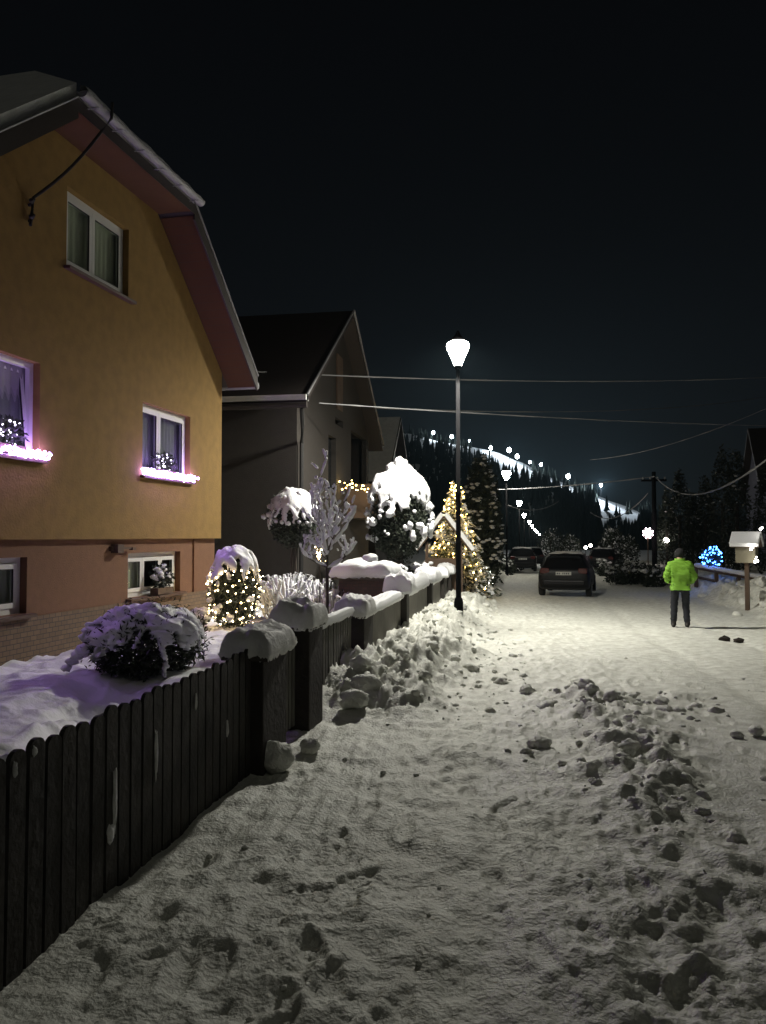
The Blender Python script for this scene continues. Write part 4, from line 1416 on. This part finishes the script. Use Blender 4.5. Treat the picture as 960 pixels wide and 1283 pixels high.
# dark lump of frozen dirt on the snow
b = MB(); b.ico((-.10, .02, .03), .09, 2, squash=(1.3, .8, .7), jit=.5, seed=2); b.ico((.13, -.06, .02), .08, 2, squash=(1.2, .8, .7), jit=.5, seed=5)
o = b.build('dirt_lump', M['dirt']); o.location = (3.89, 15.67, float(street_z(np.array([3.89]), np.array([15.67]))[0]))
tag(o, 'dark lump of dirt lying on the snow beside standing person', 'dirt lump')

# ================================================================== WIRES AND POLE
UPp = thing('utility_pole', 'dark wooden utility pole on the right roadside carrying snowy wires', 'utility pole', (at(820, 672, 45).x, at(820, 672, 45).y, gz(45)))
MB().lathe([(.16, -.3), (.14, 3), (.11, 6.0)], 10).build('post', M['pole'], UPp, smooth=True)
MB().box((-.7, -.06, 5.45), (.7, .06, 5.57)).build('crossarm', M['pole'], UPp)
b = MB()
for k in (-.6, -.2, .2, .6):
    b.lathe([(.03, 5.57), (.05, 5.62), (.04, 5.70)], 8, (k, 0, 0))
b.build('insulators', M['upvc'], UPp)


def wire(label, a, c, sag, r, via=None, m=M['cable']):
    o = thing('overhead_wire', label, 'wire', a, group='overhead wires across the street')
    a, c = Vector(a), Vector(c)
    pts, rs = [], []
    n = 60
    for k in range(n + 1):
        f = k / n
        p = a.lerp(c, f); p.z -= sag * 4 * f * (1 - f)
        pts.append(p - a)
        rs.append(r * .85 * (0.7 + 0.45 * float(perlin(np.array([k * .37 + a.x]), np.array([a.z]), 3)[0]) + (.25 if k % 7 == 3 else 0)))
    b = MB(); b.tube(pts, rs, 6); b.build('snowy_line', m, o, smooth=True)
    return o


wire('straight snowy wire just below the glowing lantern', at(285, 464, 18.5), at(1010, 470, 30), .25, .026)
wire('snowy wire sloping down to the right in front of dark house gable', at(400, 505, 18.5), at(1000, 534, 30), .1, .024)
wire('thin snowy wire rising right below the lantern', at(470, 511, 22), at(1000, 489, 48), .55, .026)
wire('bright snowy wire from lamp row to the utility pole top', at(600, 614, 48), at(820, 597, 45), .15, .05)
wire('thick sagging snow laden wire at the right edge', at(822, 598, 44.5), at(985, 556, 19), 1.1, .045)
wire('faint wire climbing to the right high above utility pole', at(740, 576, 50), at(960, 512, 32), .4, .024)
wire('short low wire beside the second distant lamp', at(634, 632, 47), at(700, 628, 62), .5, .05)
wire('curved service wire drooping left of the utility pole', at(812, 618, 45), at(740, 642, 62), .9, .045)

# ================================================================== RIGHT SIDE
# snowed rail fence, little timber house on a post, blue shrub, star
rf = thing('rail_fence', 'low timber rail fence with snow lying on it by blue shrub', 'fence', at(872, 711, 29))
a, c = Vector((0, 0, 0)), at(990, 733, 24) - rf.location
b = MB(); b.tube([a, c], .07, 6); b.tube([a + Vector((0, 0, -.35)), c + Vector((0, 0, -.35))], .05, 6); b.build('rail', M['timber'], rf)
for k in range(5):
    q = a.lerp(c, k / 4); MB().box((q.x - .06, q.y - .06, -1.3), (q.x + .06, q.y + .06, q.z + .04)).build('post', M['timber'], rf)
b = MB()
pts = [a.lerp(c, k / 40) + Vector((0, 0, .09)) for k in range(41)]
b.tube(pts, [.07 + .05 * abs(float(perlin(np.array([k * .31]), np.array([2.2]), 4)[0])) for k in range(41)], 8); b.build('rail_snow', M['snow'], rf, smooth=True)
bh = thing('bird_house', 'pale timber bird house with snowy gabled roof on a post', 'bird house', at(936, 705, 21.5), R(-25))
MB().box((-.055, -.055, -1.3), (.055, .055, 0)).build('post', M['timber'], bh)
MB().box((-.25, -.22, 0), (.25, .22, .44)).build('box', M['paletimber'], bh)
b = MB(); s2 = MB()
for sg in (-1, 1):
    b.slab([(-.34, 0, .72), (.34, 0, .72), (.34, sg * .36, .42), (-.34, sg * .36, .42)], (0, sg * .02, .03), 1)
    s2.slab([(-.36, 0, .75), (.36, 0, .75), (.36, sg * .39, .44), (-.36, sg * .39, .44)], (0, sg * .08, .10), 1)
fixnormals(b.build('roof', M['timber'], bh)); fixnormals(s2.build('roof_snow', M['snow'], bh))
b = MB(); b.add([(-.245, -.2, .44), (-.245, .2, .44), (-.245, 0, .70)], [(0, 1, 2)]); b.add([(.245, -.2, .44), (.245, .2, .44), (.245, 0, .70)], [(0, 1, 2)]); b.build('gable', M['paletimber'], bh)
o = root('string_lights', 'few white lights hanging near the bird house', 'string lights', *at(947, 688, 21))
bulbs('bulb_string', [tuple(at(px, py, 21) - o.location) for px, py in ((941, 688), (943, 686), (947, 700), (949, 703), (946, 704), (948, 698), (953, 663), (955, 661))], .028, M['white'], o)
c = MB(); c.tube([tuple(at(px, py, 21) - o.location) for px, py in ((941, 690), (943, 686), (948, 698), (947, 704))], .006, 4); c.build('wire', M['seal'], o)
bs = root('shrub', 'low shrub covered in vivid blue lights beside rail fence', 'shrub', at(892, 700, 28).x, at(892, 700, 28).y, at(892, 708, 28).z)
p, d = leaf_pts(900, (0, 0, .3), (.34, .34, .32), .4, seed=95); leaf_mesh('foliage', p, .09, M['needle'], bs, 4)
bulbs('bulb_string', [tuple(v + e_ * .06) for v, e_ in zip(p[:80], d[:80])], .026, M['blue'], bs)
st = thing('star_ornament', 'pinkish white lit star ornament near the utility pole', 'ornament', at(812, 668, 44))
b = MB()
for k in range(16):
    t_ = 2 * math.pi * k / 16; r = .26 if k % 2 else .16
    b.ico((r * math.cos(t_), 0, r * math.sin(t_)), .055, 1)
    b.ico((r * .55 * math.cos(t_), 0, r * .55 * math.sin(t_)), .04, 1)
b.build('bulbs', M['pinkled'], st)
MB().tube([(0, .05, -2.2), (0, .05, .1)], .03, 6).build('stake', M['timber'], st)
for i, (px, py, d, lab_) in enumerate([(835, 677, 46, 'single white globe light right of the star ornament'), (734, 686, 60, 'pair member white light left above the far parked car'), (740, 683.5, 61, 'white light just right of its twin beyond the hatchback'), (757, 695, 56, 'low white light above the hatchback roof'), (765, 697, 57, 'lower white light nearest the dark far car')]):
    o = thing('globe_light', lab_, 'light', at(px, py, d), group='small globe lights down the street')
    bulbs('globe', [(0, 0, 0)], .12 if i else .17, M['white'], o, sub=2, jit=False)
    MB().tube([(0, 0, -1.6), (0, 0, -.08)], .025, 6).build('stem', M['pole'], o)
# dark column conifers and a house with blue light tinted into its wall behind them
cols = [(852, 40, .75, 5.6), (868, 41, .6, 4.6), (884, 40, .7, 5.2), (906, 36, .9, 6.2), (924, 34, .8, 6.0), (962, 33, .7, 5.6), (985, 33, .8, 6.0), (836, 46, .7, 5.0)]
wlab = ['first', 'second', 'third', 'fourth', 'fifth']
clabel = ['dark column conifer above the head of the standing person', 'short slim column conifer beside the person', 'dark column conifer above the blue shrub', 'tallest broad column conifer left of the bird house',
          'broad column conifer just behind the bird house', 'dark column conifer right of bird house at frame edge', 'dark column conifer beyond the frame edge by bird house', 'dark column conifer close to the utility pole']
for i, (px, d, r, hh) in enumerate(cols):
    p0 = at(px, 672, d)
    o = root('column_conifer', clabel[i], 'tree', p0.x, p0.y, gz(p0.y), 'dark column conifers on the right')
    p, dd = leaf_pts(2600, (0, 0, hh * .5), (r, r, hh * .53), .6, seed=100 + i, taper=.45, amp=.15)
    leaf_mesh('crown', p, .16, M['needle'], o, i, aspect=.25)
    q = MB(); snowy_clumps(q, [v for v, e_ in zip(p, dd) if e_[2] > .1][:24:2], .06, i); q.build('snow', M['capsnow'], o, smooth=True)
    MB().tube([(0, 0, -.3), (0, 0, hh * .6)], .08, 6).build('trunk', M['bark'], o)
pb_ = at(930, 672, 46)
HB, rob, sb_, hwb, zrb = gable_house('far_house', 'dim bluish house behind dark column conifers on the right', pb_.x + 1, pb_.y - 3.5, pb_.y + 5, 4.4, 40, .4, .4, 8, M['blue_lit_wall'], 0, [])
HB.rotation_euler.z = R(172)
MB().box((0.004, -1.0, 1.4), (.05, .2, 2.7)).build('window', M['darkglass'], HB)

# snowy trees and shrubs down the street
for i, (px, d, hh, r, lab_) in enumerate([(712, 62, 2.6, 1.2, 'rounded snowy tree straight above the black hatchback'), (768, 52, 2.9, 1.1, 'wide snowy tree right of the hatchback'), (787, 60, 2.4, 1.0, 'dim snowy shrub left of utility pole'), (690, 85, 3.4, 1.6, 'small frosted tree under the lamp row')]):
    p0 = at(px, 672, d)
    o = root('snowy_tree', lab_, 'tree', p0.x, p0.y, gz(p0.y), 'frosted trees down the street')
    fb, fs_ = MB(), MB(); p, dd = leaf_pts(1400, (0, 0, hh * .55), (r, r, hh * .5), .3, seed=120 + i, taper=.3, amp=.3)
    leaf_quads(fb, p[:1050], .22, 1, .3); leaf_quads(fs_, p[1050:], .18, 2, .35)
    fb.build('crown', M['needle'], o); fs_.build('snow', M['snow'], o); MB().tube([(0, 0, -.3), (0, 0, hh * .7)], .1, 6).build('trunk', M['bark'], o)
for i, (px, d) in enumerate([(775, 36), (787, 37), (798, 38), (808, 36), (822, 34), (757, 46), (646, 55), (635, 48)]):
    p0 = at(px, 672, d)
    lab_ = ['snowy hedge shrub at left end of right roadside row', 'snowy hedge shrub second along the right roadside', 'snowy hedge shrub in the middle of right roadside row', 'snowy hedge shrub below the star ornament',
            'snowy hedge shrub between star ornament and person', 'low shrub behind the dark far car', 'low snowy shrub left of the hatchback on the far verge', 'low snowy shrub by the first distant lamp'][i]
    o = root('verge_shrub', lab_, 'shrub', p0.x, p0.y, gz(p0.y), 'snowed shrubs along the roadsides')
    p, dd = leaf_pts(700, (0, 0, .4), (.55, .55, .55), .4, seed=140 + i, amp=.35); leaf_mesh('foliage', p, .15, M['needle'], o, i)
    q = MB(); snowy_clumps(q, [v for v in p if v[2] > .5][:36], .09, i); q.build('snow', M['capsnow'], o, smooth=True)

# ================================================================== HILL, FOREST, PISTE
TOP = [(-400, 470), (300, 515), (480, 535), (560, 552), (620, 566), (660, 580), (700, 600), (740, 618), (800, 640), (860, 650), (1000, 655), (1500, 660)]
tx, ty = np.array([a for a, _ in TOP], float), np.array([b_ for _, b_ in TOP], float)
D0, D1 = 330.0, 640.0
def hill_z(px, d):
    el = (HY - np.interp(px, tx, ty)) / F * D1 + EYE
    f = np.clip((d - D0) / (D1 - D0), 0, 1.4)
    g = np.minimum(f, 1)
    return -6.5 + (el + 6.5) * (0.25 * g + 0.75 * g ** 1.5) - np.clip(f - 1, 0, 1) * 60
pxs = np.linspace(-400, 1500, 190); ds = np.linspace(300, 800, 90)
PX, DD = np.meshgrid(pxs, ds)
u = (PX - CX) / F
HX = DD * (u * RT.x + -math.sin(YAW)); HYY = DD * (u * RT.y + math.cos(YAW))
HZ = hill_z(PX, DD) + 1.5 * fbm(HX / 40, HYY / 40, 3, 71)
kind(grid_mesh('hillside', HX, HYY, HZ, M['far_snow']), 'structure')
def hill_pt(px, d):
    uu_ = (px - CX) / F
    return Vector((d * (uu_ * RT.x - math.sin(YAW)), d * (uu_ * RT.y + math.cos(YAW)), float(hill_z(px, d))))
# conifer wood on the slope, open where the piste runs
def piste(px, d):
    # clearings along the ridge and one lower down
    if d > 575 and 618 < px < 668:
        return True
    if d > 618 and 590 < px < 612:
        return True
    if 560 < d and px > 690 and px < 725 and (int(px) % 14 < 6):
        return True
    if 430 < d and 752 < px < 803 and fbm(np.array([px / 12.0]), np.array([d / 45.0]), 2, 5)[0] < .45:
        return True
    return False
V1, F1 = [], []
def spruce(p, h, r):
    o = len(V1)
    n = 6
    a0 = random.uniform(0, 6)
    for t_ in range(3):
        zb, zt, rr = h * (.05 + .28 * t_), h * (.50 + .25 * t_), r * (1 - .28 * t_)
        o = len(V1)
        for k in range(n):
            a = a0 + 6.283 * k / n
            q = rr * random.uniform(.75, 1.15)
            V1.append((p.x + q * math.cos(a), p.y + q * math.sin(a), p.z + zb - random.uniform(0, .06) * h))
        V1.append((p.x, p.y, p.z + zt))
        for k in range(n):
            F1.append((o + k, o + (k + 1) % n, o + n))
cnt = 0
while cnt < 3600:
    px = random.uniform(380, 1050); d = random.uniform(345, 660)
    if piste(px, d):
        continue
    p = hill_pt(px, d)
    h = random.uniform(8, 15)
    if d > 600:
        h *= .6
    spruce(p, h, h * random.uniform(.16, .24)); cnt += 1
b = MB(); b.add(V1, F1); kind(b.build('hill_forest', M['forest']), 'stuff')
# floodlights of the ski run
SG = 'floodlights of the ski run'
spots = [(543, 547, 640), (566, 551, 640), (588.5, 556, 640), (615, 563, 632), (638, 564, 628), (648, 572, 618), (678, 582, 615), (664, 579, 600), (712, 597, 605), (753, 608, 600)]
slabl = ['leftmost floodlight on the hill ridge', 'second floodlight from the left on the hill ridge', 'smallest ridge floodlight right of the lamp pole', 'floodlight at upper left end of the lit piste', 'brightest floodlight above the widest lit piste patch',
         'floodlight close below the brightest piste light', 'floodlight between piste and dark tree tips', 'low floodlight among the tree tips of the piste', 'floodlight right of the tree tips on the ridge', 'lone floodlight farthest right on the ridge']
for i, (px, py, d) in enumerate(spots):
    p = at(px, py, d)
    g0 = hill_pt(px, d)
    o = thing('floodlight_mast', slabl[i], 'floodlight', (p.x, p.y, g0.z), group=SG)
    top = max(4.0, p.z - g0.z)
    MB().tube([(0, 0, -1), (0, 0, top)], .15, 6).build('mast', M['pole'], o)
    b = MB(); b.ico((0, 0, top), [1.3, 1.4, .8, 1.5, 1.8, 1.6, 1.2, 1.0, 1.7, 1.2][i], 2, squash=(.9, .6, 1.15)); b.build('lamp_head', M['ski'], o)
    ld = bpy.data.lights.new('floodlight', 'POINT')
    ld.energy = [2500, 3500, 1200, 5000, 9000, 7000, 5000, 4000, 8000, 70000][i]; ld.color = (.78, .90, 1.0); ld.shadow_soft_size = 1.0
    lo = bpy.data.objects.new('floodlight_beam', ld); COL.objects.link(lo); lo.parent = o
    lo.location = (0, -3, top - .5)

# ------------------------------------------------------------------ frosty night air over the valley
hz = MB().box((-700, -40, -40), (1000, 1000, 190)).build('haze', None)
hm = bpy.data.materials.new('frosty_air')
hm.use_nodes = True
hn = hm.node_tree
hn.nodes.clear()
ho = hn.nodes.new('ShaderNodeOutputMaterial')
hv = hn.nodes.new('ShaderNodeVolumePrincipled')
hv.inputs['Color'].default_value = (0.55, 0.83, 1.0, 1)
hv.inputs['Density'].default_value = 0.00018
hv.inputs['Anisotropy'].default_value = 0.3
hn.links.new(hv.outputs[0], ho.inputs['Volume'])
hz.data.materials.clear(); hz.data.materials.append(hm)
kind(hz, 'stuff')

# ------------------------------------------------------------------ render settings
vs_ = scene.view_settings
vs_.view_transform = 'Standard'
vs_.look = 'None'
vs_.exposure = 0.0
vs_.gamma = 1.0
scene.render.film_transparent = False
cy = scene.cycles
cy.max_bounces = 6
cy.diffuse_bounces = 3
cy.glossy_bounces = 2
cy.transparent_max_bounces = 8
cy.sample_clamp_indirect = 3.0
cy.use_denoising = True
cy.caustics_reflective = False
cy.caustics_refractive = False
